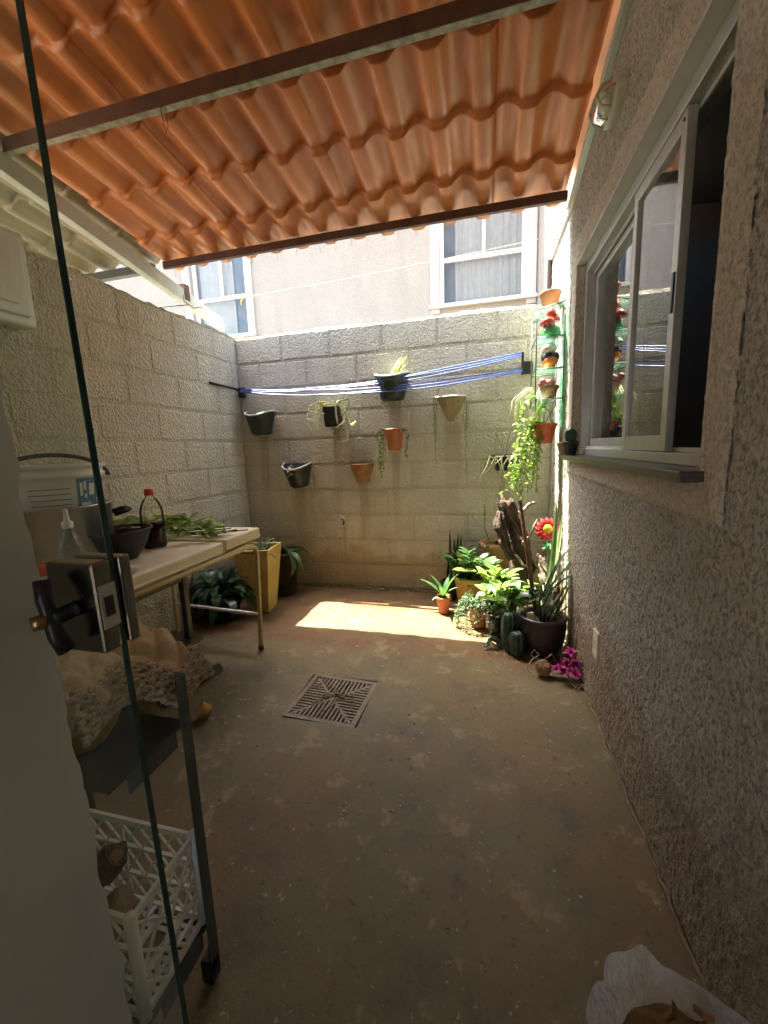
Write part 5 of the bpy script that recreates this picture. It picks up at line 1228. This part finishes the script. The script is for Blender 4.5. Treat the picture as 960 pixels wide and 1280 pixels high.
# white openwork crate
CX0, CX1, CY0, CY1, CZ0, CZ1 = -.93, -.568, .428, .578, .146, .355
ct = empty('plastic_crate', ((CX0+CX1)/2, (CY0+CY1)/2, CZ0), 0, 'white openwork plastic crate on the lower rack shelf', 'crate')
hx, hy, hz = (CX1-CX0)/2, (CY1-CY0)/2, CZ1-CZ0
def lattice(a, b, flip):
    """side panel from a to b in plan, diagonal lattice between rails"""
    m = MB(); a, b = Vector((*a, 0)), Vector((*b, 0)); L = (b-a).length; d = (b-a)/L
    up = Vector((0, 0, 1)); nrm = d.cross(up)
    for z, w in ((.006, .012), (hz*.36, .007), (hz*.68, .007), (hz-.006, .014)): m.bar(a+up*z, b+up*z, .007, w)
    k = int(L/.042)
    for i in range(k+1): 
        if i % 4 == 0: m.bar(a+d*(L*i/k)+up*.01, a+d*(L*i/k)+up*(hz-.01), .006, .006, nrm)
    for z0, z1 in ((.012, hz*.36), (hz*.36, hz*.68), (hz*.68, hz-.012)):
        for i in range(k):
            p, q = a+d*(L*i/k), a+d*(L*(i+1)/k)
            m.bar(p+up*z0, q+up*z1, .004, .0045, nrm); m.bar(q+up*z0+nrm*.0003, p+up*z1+nrm*.0003, .004, .0045, nrm)
    return m
for a, b in (((-hx, -hy), (hx, -hy)), ((hx, -hy), (hx, hy)), ((hx, hy), (-hx, hy)), ((-hx, hy), (-hx, -hy))): lattice(a, b, 0).build('side_panel', 'white_plastic', ct)
for x, y in ((-hx, -hy), (hx, -hy), (hx, hy), (-hx, hy)): MB().tube([(x, y, 0), (x, y, hz+.004)], .010, 10).build('corner_post', 'white_plastic', ct, smooth=True)
m = MB()
for i in range(9): m.bar((-hx+.004, -hy+.02+(2*hy-.04)*i/8, .003), (hx-.004, -hy+.02+(2*hy-.04)*i/8, .003), .008, .004)
for i in range(11): m.bar((-hx+.02+(2*hx-.04)*i/10, -hy+.004, .0072), (-hx+.02+(2*hx-.04)*i/10, hy-.004, .0072), .008, .004)
m.build('base_grid', 'white_plastic', ct)
GW = 'split wood chunks in the white crate'
for k, (x, y, z, s, a, t) in enumerate(((-.76, .53, .27, .055, .3, .8), (-.72, .49, .20, .06, .4, .1), (-.68, .50, .24, .05, 2.9, -.3), (-.83, .50, .19, .05, .1, .2), (-.64, .49, .178, .033, .9, .1), (-.80, .48, .26, .045, 2.9, .5))):
    w = empty('wood_chunk', (x, y, z), a, ['brown bark-faced wood chunk standing upright in the crate', 'broad split wood chunk lying in the crate', 'short reddish wood chunk lying in the crate', 'flat wood chunk by the crate wall', 'smallest wood chunk on the crate floor', 'tilted wood chunk topmost in the crate'][k], 'wood')
    m = MB(); m.tube([(-s, 0, 0), (-s*.4, .01, .004), (s*.4, -.006, 0), (s, .004, .004)], [s*.5, s*.62, s*.58, s*.45], 7); rr2 = random.Random(k+70)
    m.v = [tuple(Vector(q)+Vector((rr2.uniform(-1, 1), rr2.uniform(-1, 1), rr2.uniform(-1, 1)))*s*.13) for q in m.v]
    o = m.build('bark', 'wood_drift' if k in (0, 5) else 'wood_pale', w); w.rotation_euler = (0, -t, a)
    MB().ball((s*1.0, 0, 0), s*.36, 7, .25, 1, 1).build('split_face', 'wood_pale', w)

# ------------------------------------------------------------------ glass door with lock
GX, GY = -.459, .396
gd_ = empty('glass_door', (GX, GY, .92), 0, 'tempered glass door panel with green edge and steel lock', 'glass door')
LEAN = -.0195
def G(x, y, z): return (x-GX+LEAN*(z-.92), y-GY, z-.92)
def gbox(x0, x1, y0, y1, z0, z1):
    m = MB(); m.add([G(x0,y0,z0),G(x1,y0,z0),G(x1,y1,z0),G(x0,y1,z0),G(x0,y0,z1),G(x1,y0,z1),G(x1,y1,z1),G(x0,y1,z1)], [(0,3,2,1),(4,5,6,7),(0,1,5,4),(1,2,6,5),(2,3,7,6),(3,0,4,7)]); return m
m = MB(); m.add([G(-1.25, GY, .015), G(GX-.0022, GY, .015), G(GX-.0022, GY, 2.15), G(-1.25, GY, 2.15)], [(0, 1, 2, 3)])
m.build('pane', 'door_glass', gd_)
gbox(GX-.002, GX, GY-.0045, GY+.0045, .015, 2.15).build('polished_edge', 'glass_edge', gd_, bevel=.0008)
lk = gbox(GX-.072, GX+.004, GY-.030, GY-.0052, .868, .984).build('lock_body', 'lock_steel', gd_, bevel=.004)
gbox(GX-.072, GX+.006, GY+.0052, GY+.022, .868, .984).build('lock_cover', 'lock_steel', gd_, bevel=.003)
gbox(GX+.0045, GX+.0065, GY-.028, GY-.006, .90, .955).build('strike_plate', 'alum', lk)
gbox(GX+.0066, GX+.008, GY-.024, GY-.012, .915, .94).build('latch_bolt', 'black_plastic', lk)
MB().tube([G(GX-.035, GY-.030, .925), G(GX-.036, GY-.044, .924), G(GX-.038, GY-.056, .923)], [.010, .0095, .010], 14).build('spindle', 'black_plastic', lk, smooth=True)
MB().tube([G(GX-.050, GY-.050, .968), G(GX-.045, GY-.055, .946), G(GX-.038, GY-.056, .923), G(GX-.036, GY-.055, .902), G(GX-.030, GY-.050, .882)], [.009, .0085, .0085, .009, .0105], 12).build('lever', 'black_plastic', lk, smooth=True)
MB().tube([G(GX-.04, GY-.060, .923), G(GX-.046, GY-.072, .922)], [.009, .0085], 12).build('key_knob', 'brass', lk, smooth=True)

# ------------------------------------------------------------------ plastic bag with peelings
bg_ = empty('plastic_bag', (.262, .455, 0), 0, 'open white plastic bag full of brown and yellow peelings', 'bag')
rgb_ = random.Random(3); v, f = [], []; n = 120
prof = [(.06, 0), (.10, .01), (.113, .05), (.116, .10), (.117, .15), (.114, .19), (.110, .23), (.107, .26), (.108, .285), (.112, .31), (.119, .328), (.127, .342), (.134, .352)]
AA = np.arange(n)/n
for i, (r, z) in enumerate(prof):
    t = z/.345
    cr1 = np.abs(vnoise(AA*9, np.full(n, i*.35), 11)-.5)*2; cr2 = np.abs(vnoise(AA*23+i*.4, np.full(n, i*.6), 12)-.5)*2; lw_ = vnoise(AA*3, np.full(n, i*.15), 13); top_ = vnoise(AA*7, np.full(n, .5), 14)
    for k in range(n):
        a = 2*math.pi*k/n; e = min(1, min(k, n-k)/6)
        q = 1+e*(.22*(cr1[k]-.5)+.08*(cr2[k]-.5)+.14*(lw_[k]-.5))
        z_ = z+t**4*e*(.035*(top_[k]-.45)+.010*(cr2[k]-.5)) + t**4*.030*math.exp(-((a-3.3)/.28)**2)
        v.append((r*q*math.cos(a-1.3), r*q*math.sin(a-1.3), max(.001, z_)))
for i in range(len(prof)-1):
    for k in range(n): f.append((i*n+k, i*n+(k+1) % n, (i+1)*n+(k+1) % n, (i+1)*n+k))
f.append(tuple(range(n))[::-1]); MB().add(v, f).build('film', 'film', bg_, smooth=True); bg_.scale = (1.0, 1.0, .93)
m = MB(); m.lathe([(.05, .02), (.095, .06), (.10, .2), (.100, .300), (.06, .326), (0, .33)], 24); m.v = [(x+rgb_.uniform(-.006, .006), y+rgb_.uniform(-.006, .006), z+rgb_.uniform(-.006, .006)) for x, y, z in m.v]; m.build('peelings', 'food', bg_, smooth=True)
for k in range(26):
    a, r = rgb_.uniform(0, 6.28), .075*math.sqrt(rgb_.random()); o = MB(); s = rgb_.uniform(.010, .022)
    o = inst('peel', LF(rgb_.choice(['food', 'onion', 'food', 'yellow', 'food']), .05, .03, 1.2, .4, 5), bg_, (r*math.cos(a), r*math.sin(a), .33+rgb_.uniform(0, .02)), (rgb_.uniform(-1, 1), rgb_.uniform(-.5, .5), a), rgb_.uniform(.6, 1.1))
